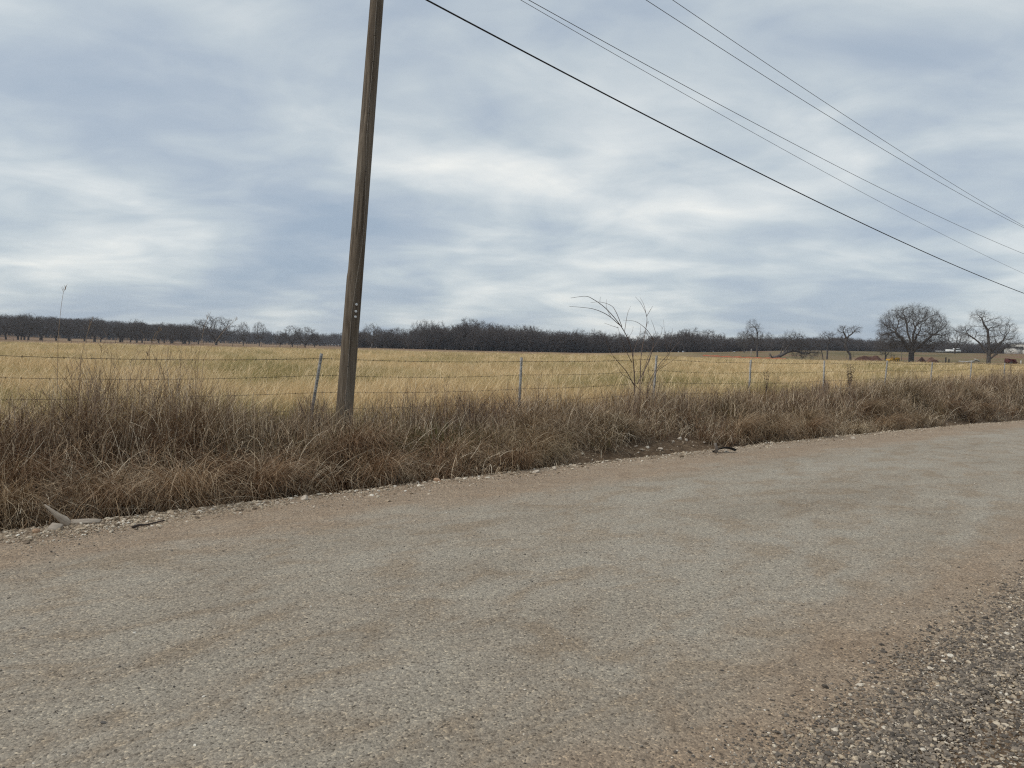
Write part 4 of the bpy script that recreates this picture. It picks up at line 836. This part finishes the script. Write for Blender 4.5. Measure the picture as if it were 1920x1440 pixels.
def woods(name, label, xr, rf, depth, n, under=0.35, jit=7, hmax=16):
    xs = rg.uniform(*xr, n); fr = np.array([rf(x) for x in xs]) + rg.random(n) ** 1.4 * depth; und = rg.random(n) < under
    pts = []; sc = []
    for x, r, u in zip(xs, fr, und):
        p_ = at_r(x, 660, r); z = float(ground_z(p_[0], p_[1])); topz = at_r(x, np.interp(x, SKX, SKYY) + rg.normal(jit * 0.7, jit), r)[2]
        h = np.clip(topz - z, 3, hmax) * (rg.uniform(0.35, 0.6) if u else 1); pts.append((p_[0], p_[1], z - 0.3)); k = h / 10
        wd = k * rg.uniform(0.85, 1.3) * (1.7 if u else 1); sc.append((wd, wd, k))
    e_ = np.zeros((n, 3)); e_[:, 2] = rg.random(n) * 6.28
    o = scatter(name, pts, e_, sc, rg.integers(0, 4, n), wp); return tag(o, label, 'woods', kind='stuff')
woods('woodland', 'dark bare winter woodland bordering the far side of the field', (655, 1445), lambda x: np.interp(x, [655, 760, 900, 1060, 1300, 1445], [300, 298, 292, 296, 318, 340]), 55, 1300, 0.4, 7)
woods('ridge_woods', 'distant bare wooded ridge behind the long row of trees', (-300, 690), lambda x: 540 + 0.10 * max(x, 0), 260, 1700, 0.15, 5, 13)
woods('hill_woods', 'distant bare woods on the hill behind the construction site', (1400, 2250), lambda x: np.interp(x, [1400, 1500, 1700, 1900, 2200], [430, 425, 440, 455, 470]), 70, 1400, 0.35, 3, 11)

# ------------------------------------------------------------------ leafless sapling at the fence
M_sap = simple('sapling_bark', (0.17, 0.12, 0.095), (0.09, 0.065, 0.052), 25, 0.85)
SY = 10.75
def zp(pts, y0=SY, y1=None):
    """points of the zoomed tracing -> places in the plane of the sapling, drifting in depth"""
    y1 = y0 if y1 is None else y1; m_ = len(pts)
    return [at_y(1040 + a / 4, 540 + b / 4, y0 + (y1 - y0) * (i / (m_ - 1)) ** 1.2) for i, (a, b) in enumerate(pts)]
stems = [([(600, 860), (600, 760), (595, 620), (580, 480), (540, 360), (470, 250), (380, 150), (290, 85), (230, 62), (120, 75)], 10.75, 10.3, 10, 2.2), ([(490, 280), (400, 205), (300, 160), (200, 145), (110, 138)], 10.5, 10.15, 5.5, 1.8),
         ([(505, 290), (460, 180), (420, 130), (340, 105), (270, 110)], 10.5, 10.9, 5, 1.6), ([(640, 860), (640, 780), (645, 560), (660, 430), (685, 300), (690, 210), (650, 120), (605, 65)], 10.75, 11.2, 8.5, 1.8), ([(690, 215), (670, 130), (640, 70)], 11.1, 11.3, 4, 1.5), ([(690, 212), (715, 170), (735, 135)], 11.1, 10.9, 4, 1.5),
         ([(690, 870), (690, 800), (720, 690), (780, 580), (850, 500), (900, 440), (940, 400)], 10.8, 11.0, 8, 1.8), ([(790, 605), (860, 560), (930, 510)], 10.9, 10.6, 4.5, 1.6), ([(600, 740), (540, 630), (480, 560), (420, 480), (385, 390)], 10.75, 10.2, 7, 1.6), ([(620, 720), (700, 560), (740, 420), (715, 345), (660, 285), (600, 250), (510, 240)], 10.75, 10.4, 7.5, 1.6),
         ([(525, 320), (545, 200), (570, 135)], 10.5, 10.7, 4, 1.3), ([(650, 720), (700, 520), (760, 420), (800, 340)], 10.8, 11.3, 6, 1.6), ([(762, 350), (740, 280), (720, 230)], 11.2, 11.3, 3.5, 1.3), ([(700, 790), (770, 620), (850, 520), (870, 420)], 10.8, 10.4, 6, 1.5), ([(580, 560), (520, 440), (495, 360), (470, 290)], 10.7, 10.5, 5, 1.4),
         ([(600, 640), (590, 500), (640, 340), (645, 280)], 10.75, 11.0, 5, 1.4), ([(480, 300), (420, 280), (370, 262)], 10.5, 10.3, 3.2, 1.2), ([(420, 215), (390, 150), (388, 85)], 10.4, 10.5, 3, 1.2), ([(340, 125), (340, 90), (345, 65)], 10.3, 10.3, 2.6, 1.2), ([(685, 300), (700, 250), (705, 270)], 11, 11, 3, 1.2), ([(850, 500), (835, 420), (815, 235)], 10.9, 11, 3.6, 1.2), ([(870, 430), (880, 340), (885, 300)], 10.5, 10.5, 3, 1.2),
         ([(660, 790), (560, 680), (500, 640), (440, 520)], 10.7, 10.3, 5, 1.4), ([(720, 690), (700, 600), (720, 500), (690, 430)], 10.8, 11.1, 4.5, 1.4), ([(420, 470), (400, 440), (375, 360)], 10.25, 10.2, 3, 1.2), ([(540, 390), (580, 330), (590, 290)], 10.6, 10.8, 3.2, 1.2), ([(800, 350), (805, 300), (790, 280)], 11.2, 11.2, 2.6, 1.1), ([(805, 310), (815, 285)], 11.2, 11.2, 2.4, 1.1)]
sap = empty('sapling', tuple(at_y(1195, 770, SY))); b_ = np.array(sap.location); gsap = float(ground_z(b_[0], b_[1])); sap.location.z = gsap; b_[2] = gsap
tag(sap, 'leafless multi stemmed sapling arching over the wire fence', 'sapling')
for i, (pts, y0, y1, r1, r2) in enumerate(stems):
    Q = np.array(zp(pts, y0, y1))
    if pts[0][1] > 840: Q[0, 2] = gsap - 0.05
    C_ = curve_pts(Q, 6) - b_ if len(Q) > 2 else np.array([Q[0], (Q[0] + Q[1]) / 2, Q[1]]) - b_
    ob = MB().tube(C_, np.linspace(r1, r2, len(C_)) / 1000 * 1.5, 6).build('stem' if pts[0][1] > 700 else 'branch', M_sap, sap, smooth=True)

# dried seed-head weeds and shrubs ------------------------------------------------
M_seed = blade_mat('dried_leaves', [(0, (0.05, 0.034, 0.028)), (0.6, (0.10, 0.07, 0.055)), (1, (0.17, 0.125, 0.10))], transl=0.1)
def dried_plant(x, yb, ytop, Y, label, n_st=6, leaves=26, w_=1.0):
    base = at_y(x, yb, Y); gz_ = float(ground_z(base[0], base[1])); tp_ = at_y(x, ytop, Y); h = tp_[2] - gz_
    e = empty('dried_weed', (base[0], base[1], gz_)); tag(e, label, 'dried weed')
    V = []; Q = []; Rr = []; o_ = 0
    for i in range(n_st):
        a = i * 2.4; sp = 0.10 * w_ * (0.4 + rg.random()); tpv = np.array([math.cos(a) * sp, math.sin(a) * sp, h * (0.72 + 0.28 * rg.random())])
        C_ = curve_pts([np.zeros(3), np.array([tpv[0] * .15, tpv[1] * .15, h * .4]), np.array([tpv[0] * .6, tpv[1] * .6, tpv[2] * .75]), tpv], 4)
        MB().tube(C_, np.linspace(0.0055, 0.0025, len(C_)), 5).build('stem', M_sap, e)
        k = rg.integers(len(C_) * 2 // 5, len(C_), leaves); bs = C_[k]
        v, q, r = blades(bs, rg.random(leaves) * 6.28, 0.5 + rg.random(leaves) * 1.6, 0.04 + 0.05 * rg.random(leaves), 0.012 + 0.014 * rg.random(leaves), rg.normal(1.4, 0.6, leaves), 3)
        V.append(v); Q.append(q + o_); Rr.append(r); o_ += len(v)
    ob = mobj('leaves', np_mesh('leaves', np.concatenate(V), np.concatenate(Q), None, M_seed, {'rnd': np.concatenate(Rr)}), e); ob['kind'] = 'stuff'
    return e
dried_plant(1592, 735, 682, 10.6, 'dark dried weed with curled leaves, bushiest one against the golden field', 9, 34, 1.5)
dried_plant(1437, 725, 683, 10.7, 'small dark dried weed beside a grey fence post', 4, 16, 0.8)
dried_plant(1548, 745, 712, 10.9, 'low dried weed wrapped round the foot of a grey fence post', 6, 24, 1.1)
def twig_bush(x, yb, Y, h, w_, label, n_=110, mat=None):
    base = at_y(x, yb, Y); gz_ = float(ground_z(base[0], base[1])); e = empty('dry_bush', (base[0], base[1], gz_)); tag(e, label, 'bush')
    for nm, cnt in (('stem', 14),):
        for i in range(cnt):
            a = rg.random() * 6.28; d = w_ * rg.random(); C_ = curve_pts([(0, 0, -.03), (math.cos(a) * d * .4, math.sin(a) * d * .4, h * .5), (math.cos(a) * d, math.sin(a) * d, h * (.75 + .25 * rg.random()))], 4)
            MB().tube(C_, np.linspace(0.006, 0.002, len(C_)), 4).build('stem', M_sap, e)
    m_ = n_ * 12; a = rg.random(m_) * 6.28; rr = np.sqrt(rg.random(m_)) * w_; z = h * (0.15 + 0.8 * rg.random(m_)) * np.sqrt(np.clip(1 - (rr / w_ * .85) ** 2, 0, 1))
    v, q, r = blades(np.stack([np.cos(a) * rr, np.sin(a) * rr, z], 1), rg.random(m_) * 6.28, rg.random(m_) * 1.8, 0.08 + 0.16 * rg.random(m_), np.full(m_, 0.0035), rg.normal(0.2, 0.9, m_), 3)
    ob = mobj('twigs', np_mesh('twigs', v, q, None, mat or M_stalk, {'rnd': r * 0.7}), e); ob['kind'] = 'stuff'
twig_bush(583, 790, 10.3, 0.78, 0.32, 'dense dark twiggy bush beside the utility pole', 150)
twig_bush(1890, 745, 10.4, 1.25, 0.8, 'tall bare twiggy bush in the weeds near the white building', 90)
twig_bush(880, 800, 10.2, 0.82, 0.6, 'loose tangle of dark vine twigs in the weeds below a fence post', 70)

# tall single grass stalks that stand above the weeds
def tall_stalk(ctrl, Y, label, head=None):
    Q = np.array([at_y(a, b, Y) for a, b in ctrl]); gz_ = float(ground_z(Q[0, 0], Q[0, 1])); Q = np.concatenate([[[Q[0, 0], Q[0, 1], gz_ - .03]], Q]) if Q[0, 2] > gz_ + .1 else Q
    e = empty('tall_grass_stalk', tuple(Q[0])); tag(e, label, 'grass stalk')
    C_ = curve_pts(Q, 6) - Q[0]; MB().tube(C_, np.linspace(0.0035, 0.0013, len(C_)), 5).build('stem', M_stem, e)
    if head:
        mb = MB()
        for i in range(head):
            k = len(C_) - 1 - int(rg.random() * len(C_) * 0.2); a = rg.random() * 6.28; L_ = 0.03 + .05 * rg.random(); d = np.array([math.cos(a) * .3, math.sin(a) * .3, .8]) * L_; mb.tube([C_[k], C_[k] + d * .6, C_[k] + d], [.0008, .0018, .0008], 4, cap=False)
        mb.build('seed_head', M_stem, e)
tall_stalk([(107, 760), (108, 690), (109, 640), (113, 590), (119, 548), (124, 543)], 9.6, 'tallest slender grass stalk with a seed head rising above the woods', 10)
tall_stalk([(262, 720), (275, 670), (290, 628), (298, 621), (303, 620)], 9.7, 'pale bent grass stalk with a drooping tip above the weeds', 5)
tall_stalk([(280, 670), (287, 645), (297, 622)], 9.8, 'short pale broken stalk beside the bent one', 0)
tall_stalk([(240, 740), (250, 690), (262, 660), (272, 659), (279, 670)], 9.4, 'hooked dry grass stalk just above the top fence wire', 8)
tall_stalk([(370, 700), (378, 640), (384, 610), (392, 592)], 9.7, 'thin upright stalk in front of the wide round lone tree', 10)
tall_stalk([(150, 700), (160, 640), (172, 602)], 9.8, 'thin leaning stalk beside the tallest slender stalk', 8)
tall_stalk([(380, 690), (405, 640), (430, 610), (446, 598)], 9.9, 'slanting stalk crossing the wide round lone tree', 8)

# ------------------------------------------------------------------ construction site and far things
M_dirt = simple('red_clay', (0.125, 0.060, 0.040), (0.07, 0.034, 0.024), 1.4, 0.95, bump=0.5)
M_dirt2 = simple('brown_clay', (0.16, 0.085, 0.055), (0.09, 0.05, 0.035), 1.4, 0.95)
def on_ground(x, y, r):
    p_ = at_r(x, y, r); return np.array([p_[0], p_[1], float(ground_z(p_[0], p_[1]))])
RV = r0; FV = f0
def frame(p_): return Matrix(((RV[0], FV[0], 0, p_[0]), (RV[1], FV[1], 0, p_[1]), (0, 0, 1, p_[2]), (0, 0, 0, 1)))   # local x right, y away
def mound(x, y, r, w_, d_, h, label, seed, mat=None, peaks=3):
    rr = np.random.default_rng(seed); n = 36; u = np.linspace(-1, 1, n); U, Vv = np.meshgrid(u, u, indexing='ij')
    z = sum(np.exp(-(((U - rr.uniform(-.6, .6)) / .35) ** 2 + ((Vv - rr.uniform(-.3, .3)) / .45) ** 2)) * rr.uniform(.55, 1) for _ in range(peaks)); z = z / z.max() * (1 - sstep(np.maximum(abs(U), abs(Vv)), .6, 1)) * (0.75 + .5 * fbm(U * 5 + seed, Vv * 5))
    ii, jj = np.meshgrid(np.arange(n - 1), np.arange(n - 1), indexing='ij'); ii = ii.ravel(); jj = jj.ravel()
    o = mobj('dirt_mound', np_mesh('dirt_mound', np.stack([U * w_ / 2, Vv * d_ / 2, z * h - 0.05], -1).reshape(-1, 3), np.stack([ii * n + jj, (ii + 1) * n + jj, (ii + 1) * n + jj + 1, ii * n + jj + 1], 1), None, mat or M_dirt))
    o.matrix_world = frame(on_ground(x, y, r)); tag(o, label, 'dirt mound', 'dirt mounds on the site')
mound(1628, 680, 196, 7.5, 5, 1.35, 'longer red dirt mound between the crooked tree and the bulldozer', 1, peaks=5)
mound(1733, 681, 196, 3.6, 3.5, 1.15, 'pointed red dirt mound beside the thick trunk of the largest tree', 2)
mound(1752, 682, 199, 3.6, 3, 0.75, 'low red dirt mound next to the pointed one', 3)
mound(1735, 675, 216, 6, 4, 1.2, 'brown earth bank behind the pointed red mound', 4, M_dirt2)
# scraped soil strip
xs = np.linspace(1470, 1800, 60); V = []
for i, x in enumerate(xs):
    for rr in (184 + 2 * vnoise(i * .4, 1), 190, 196, 203 + 3 * vnoise(i * .4, 7)):
        p_ = at_r(x, 681, rr); V.append((p_[0], p_[1], float(ground_z(p_[0], p_[1])) + 0.03 + 0.10 * float(fbm(x * .4, rr * .8))))
k = np.arange(59)[:, None] * 4 + np.arange(3)[None]; k = k.ravel()
o = mobj('soil_strip', np_mesh('soil_strip', np.array(V), np.stack([k, k + 4, k + 5, k + 1], 1), None, M_dirt)); tag(o, 'strip of scraped red clay at the far edge of the golden field', 'soil', kind='structure')
# yellow bulldozer
M_yel = simple('machine_yellow', (0.62, 0.36, 0.035), (0.50, 0.28, 0.03), 2, 0.55); M_blk = simple('machine_black', (0.03, 0.03, 0.03), (0.02, 0.02, 0.02), 3, 0.6); M_glass = simple('dark_glass', (0.02, 0.025, 0.03), (0.015, 0.018, 0.02), 2, 0.15)
dz = empty('bulldozer', (0, 0, 0)); dz.matrix_world = frame(on_ground(1677, 679.5, 193)) @ Matrix.Scale(0.72, 4); tag(dz, 'small yellow bulldozer on the red soil beside the largest tree', 'bulldozer')
for sy in (-0.85, 0.55):
    m_ = MB(); prof = [(-1.25, .12), (-1.45, .4), (-1.2, .68), (1.0, .68), (1.3, .4), (1.05, .12)]
    v = [(a, sy + b * .32, c) for b in (0, 1) for a, c in prof]; q = [(i, (i + 1) % 6, (i + 1) % 6 + 6, i + 6) for i in range(6)] + [(0, 5, 4, 1), (1, 4, 3, 2), (6, 7, 10, 11), (7, 8, 9, 10)]
    m_.add(v, q); tk = m_.build('track', M_blk, dz)
    m_ = MB()
    for xx in (-1.0, -.4, .2, .85): m_.tube([(xx, sy - .03, .4), (xx, sy + .35, .4)], .2, 10)
    m_.build('rollers', M_yel, tk)
m_ = MB(); m_.box((-.2, -.5, .55), (1.45, .5, 1.25), taper=(0.96, 0.9)); m_.box((.2, -.45, 1.25), (1.3, .45, 1.42), taper=(.7, .85)); m_.build('hood', M_yel, dz)
m_ = MB(); m_.box((-1.3, -.55, .55), (-.2, .55, 1.0)); m_.box((-.9, -.3, 1.0), (-.75, .3, 1.6)); m_.build('seat_deck', M_yel, dz)
m_ = MB()
for xx, yy in ((-1.2, -.5), (-1.2, .45), (-.25, -.5), (-.25, .45)): m_.box((xx, yy, .95), (xx + .08, yy + .06, 2.05))
m_.build('canopy_post', M_blk, dz); MB().box((-1.35, -.62, 2.05), (-.05, .62, 2.15), taper=(.96, .96)).build('canopy_roof', M_blk, dz)
m_ = MB(); cu = [(-1.95, .08), (-2.1, .35), (-2.1, .65), (-1.98, .92)]
v = [(a + th_, yy, c) for th_ in (0, .07) for yy in (-1.25, 1.25) for a, c in cu]; q = []
for i in range(3): q += [(i, i + 1, i + 5, i + 4), (8 + i + 1, 8 + i, 12 + i, 12 + i + 1)]
q += [(0, 4, 12, 8), (3, 11, 15, 7)]; m_.add(v, q); m_.build('blade', M_yel, dz)
m_ = MB()
for yy in (-.95, .95): m_.tube([(-2.0, yy, .4), (-.4, yy * .98, .45)], .07, 6)
m_.build('push_arm', M_yel, dz); MB().tube([(.9, .25, 1.35), (.9, .25, 1.85)], .05, 8).build('exhaust_pipe', M_blk, dz)
# orange mesh fence on the field
M_or = simple('orange_mesh', (0.40, 0.13, 0.06), (0.30, 0.09, 0.045), 3, 0.7)
of = empty('mesh_fence', tuple(on_ground(1395, 672, 214))); tag(of, 'low orange mesh fence running across the far side of the field', 'mesh fence'); ob_ = np.array(of.location)
for (xa_, ra_), (xb_, rb_), n_ in (((1318, 236), (1400, 214), 12), ((1398, 211), (1474, 196), 12)):
    V = []; m_ = MB()
    for i in range(n_ + 1):
        f_ = i / n_; p_ = on_ground(xa_ + (xb_ - xa_) * f_, 672, ra_ + (rb_ - ra_) * f_) - ob_; h = 0.34 + .12 * math.sin(i * 2.1); V += [p_ + [0, 0, .02], p_ + [.05 * math.sin(i), 0.03, h], p_ + [0, .05, .02], p_ + [.05 * math.sin(i), .06, h]]
        m_.box(p_ + [-.02, -.03, 0], p_ + [.02, -.005, h + .12])
    k = np.arange(n_) * 4
    q = np.concatenate([np.stack([k + a, k + 4 + a, k + 4 + b, k + b], 1) for a, b in ((0, 1), (1, 3), (3, 2))])
    mobj('mesh_panel', np_mesh('mesh_panel', np.array(V), q, None, M_or), of); sk_ = m_.build('stakes', M_sap, of)
# parked white truck with flat trailer
M_wht = simple('white_paint', (0.78, 0.78, 0.76), (0.68, 0.68, 0.66), 1, 0.5)
tr = empty('pickup_truck', (0, 0, 0)); tr.matrix_world = frame(on_ground(1787, 668, 372)); tag(tr, 'white pickup truck parked on the rise behind the bare trees', 'truck')
MB().box((-2.9, -.95, .45), (2.7, .95, 1.15), taper=(.98, .95)).build('body', M_wht, tr)
MB().box((.0, -.85, 1.15), (2.4, .85, 1.9), taper=(.8, .88)).build('cab', M_wht, tr)
MB().box((.35, -.87, 1.28), (2.15, -.8, 1.75)).build('side_window', M_glass, tr); MB().box((-2.9, -.9, 1.15), (-.2, .9, 1.5), taper=(1, .97)).build('cargo_cover', M_wht, tr)
for xx in (-1.9, 1.8):
    for yy in (-.95, .75): wh = MB().tube([(xx, yy, .38), (xx, yy + .2, .38)], .38, 14).build('wheel', M_blk, tr); MB().tube([(xx, yy - .01, .38), (xx, yy + .21, .38)], .18, 10).build('rim', M_galv, wh)
tl_ = empty('flat_trailer', (0, 0, 0)); tl_.matrix_world = frame(on_ground(1766, 670, 370)); tag(tl_, 'low white flat trailer standing behind the pickup truck', 'trailer')
MB().box((-2.4, -1, .5), (2.2, 1, .72)).build('deck', M_wht, tl_); MB().tube([(2.2, 0, .55), (3.0, 0, .5)], .06, 6).build('tongue', M_galv, tl_)
for yy in (-1.1, .95): MB().tube([(0, yy, .3), (0, yy + .15, .3)], .3, 12).build('wheel', M_blk, tl_)
# pale timber heap, stakes, red implement
M_pale = simple('pale_timber', (0.55, 0.52, 0.47), (0.38, 0.35, 0.31), 2, 0.8)
for i, (x, L_, a, z) in enumerate(((1812, 3.2, .05, .15), (1822, 3.0, -.1, .3), (1832, 2.0, .25, .5), (1806, 1.6, -.2, .1))):
    o = MB().box((-L_ / 2, -.18, -.12), (L_ / 2, .18, .12), taper=(.98, .9)).build('timber', M_pale); o.matrix_world = frame(on_ground(x, 680, 189 + i * .8)) @ Matrix.Translation((0, 0, z + .25)) @ Matrix.Rotation(a, 4, 'Y') @ Matrix.Rotation(.3 * i, 4, 'Z')
    tag(o, 'pale timber lying in the heap beside the wide ragged tree', 'timber', 'pale timbers in the heap')
M_red = simple('rusty_red_paint', (0.12, 0.032, 0.027), (0.06, 0.02, 0.018), 2, 0.7)
rt_ = empty('farm_implement', (0, 0, 0)); rt_.matrix_world = frame(on_ground(1895, 683, 184)) @ Matrix.Scale(0.85, 4); tag(rt_, 'dark red tilted farm implement under the white building', 'implement')
m_ = MB(); m_.add([(-1.2, -.6, .5), (1.1, -.6, .25), (.9, -.6, 1.3), (-1.1, -.6, 1.5), (-1.2, .6, .5), (1.1, .6, .25), (.9, .6, .9), (-1.1, .6, 1.5)], [(0, 1, 2, 3), (7, 6, 5, 4), (0, 4, 5, 1), (1, 5, 6, 2), (2, 6, 7, 3), (3, 7, 4, 0)]); m_.build('hopper', M_red, rt_)
MB().tube([(-1.1, -.66, 1.45), (.3, -.66, 1.1), (1.3, -.64, .5), (1.9, -.6, .3)], .07, 6).build('drawbar', M_red, rt_)
for yy in (-.75, .6): MB().tube([(-.3, yy, .35), (-.3, yy + .15, .35)], .35, 12).build('wheel', M_blk, rt_)
for x, y, r, h, w_, mt, lab in [(1408, 668, 224, 2.5, .09, M_pale, 'thin pale post beside the slender lopsided tree'), (1690, 681, 190, 3.2, .05, M_galv, 'thin pale pole between the bulldozer and the largest tree'), (1914, 683, 186, .9, .09, M_wht, 'short white stake beside the dark red implement'), (1773, 681, 188, 1.3, .16, M_bark, 'dark thick stub post beside the timber heap'), (1779, 681, 189, 1.0, .14, M_bark, 'dark shorter stub post next to the thicker stub'), (1822, 681, 187, .7, .1, M_wht, 'short white stake among the pale timbers')]:
    p_ = on_ground(x, y, r); o = MB().tube([(0, 0, -.2), (0.01, 0, h * .6), (.03, 0, h - .05), (.03, 0, h)], [w_, w_ * .95, w_ * .9, w_ * .5], 8).build('marker_post', mt); o.location = p_; tag(o, lab, 'post')
# white building at the rise
bd = empty('white_building', (0, 0, 0)); bd.matrix_world = frame(on_ground(1903, 664, 372)); tag(bd, 'white farm building with a low wing on the rise', 'building')
M_sid = simple('cream_siding', (0.62, 0.60, 0.55), (0.54, 0.52, 0.47), 1, 0.7, stretch=(.3, .3, 6)); M_roof = simple('dark_roof', (0.07, 0.06, 0.055), (0.05, 0.045, 0.04), 2, 0.8)
MB().box((0, 0, -.5), (3.0, 7, 2.4)).build('wing_wall', M_sid, bd); m_ = MB(); m_.add([(-.2, -.3, 2.4), (3.0, -.3, 2.4), (3.0, 7.2, 2.4), (-.2, 7.2, 2.4), (-.2, -.3, 2.62), (3.0, -.3, 2.9), (3.0, 7.2, 2.9), (-.2, 7.2, 2.62)], [(3, 2, 1, 0), (4, 5, 6, 7), (0, 1, 5, 4), (1, 2, 6, 5), (2, 3, 7, 6), (3, 0, 4, 7)]); m_.build('wing_roof', M_roof, bd)
MB().box((3.05, -.8, -.5), (13, 7.5, 1.9)).build('lower_wall', M_sid, bd); MB().box((3.05, -.5, 2.15), (13, 7.5, 4.1)).build('upper_wall', M_sid, bd); MB().box((2.9, -1.2, 1.9), (13.2, 7.7, 2.15)).build('eave', M_roof, bd); MB().box((2.85, -.9, 4.1), (13.3, 7.9, 4.35), taper=(.97, .9)).build('roof', M_roof, bd)
for xx in (4.1, 6.6, 9.2):
    wi = MB().box((xx, -.56, 2.5), (xx + 1.3, -.44, 3.75)).build('window', M_wht, bd); MB().box((xx + .12, -.59, 2.62), (xx + .6, -.57, 3.63)).build('pane', M_glass, wi); MB().box((xx + .7, -.59, 2.62), (xx + 1.18, -.57, 3.63)).build('pane', M_glass, wi)
# wooden gate frame and far posts on the field
gt = empty('gate_frame', (0, 0, 0)); gt.matrix_world = frame(on_ground(565, 660, 175)); tag(gt, 'small wooden gate frame in the field near the utility pole', 'gate')
for xx in (-.95, .95): MB().tube([(xx, 0, -.2), (xx, 0, .9)], .06, 6).build('upright', M_sap, gt)
for zz in (.35, .75): MB().tube([(-.95, 0, zz), (.95, 0, zz)], .04, 6).build('rail', M_sap, gt)
for i, x in enumerate(np.linspace(-30, 545, 22)):
    p_ = on_ground(x, 648, 205 + 6 * math.sin(i)); o = MB().tube([(0, 0, -.2), (0.02, 0, .6), (.03 * math.sin(i * 3), 0, 1.1)], [.05, .05, .04], 6).build('far_fence_post', M_sap); o.location = p_; tag(o, 'thin dark wooden post in the far fence line across the field', 'fence post', 'posts of the far fence line')

# ------------------------------------------------------------------ thin winter haze
mh = bpy.data.materials.new('thin_haze'); mh.use_nodes = True; th_ = mh.node_tree; th_.nodes.clear()
oh = N(th_, 'ShaderNodeOutputMaterial'); pv = N(th_, 'ShaderNodeVolumePrincipled'); th_.links.new(pv.outputs[0], oh.inputs['Volume'])
pv.inputs['Color'].default_value = (0.80, 0.88, 1.0, 1); pv.inputs['Density'].default_value = 0.0002; pv.inputs['Anisotropy'].default_value = 0.2
hz_ = MB().box((-1120, -280, float(GZ.min()) - 1.5), (1720, 1720, float(GZ.max()) + 18)).build('haze', mh)
tag(hz_, 'thin bluish winter haze over the distant woods', 'haze', kind='stuff')
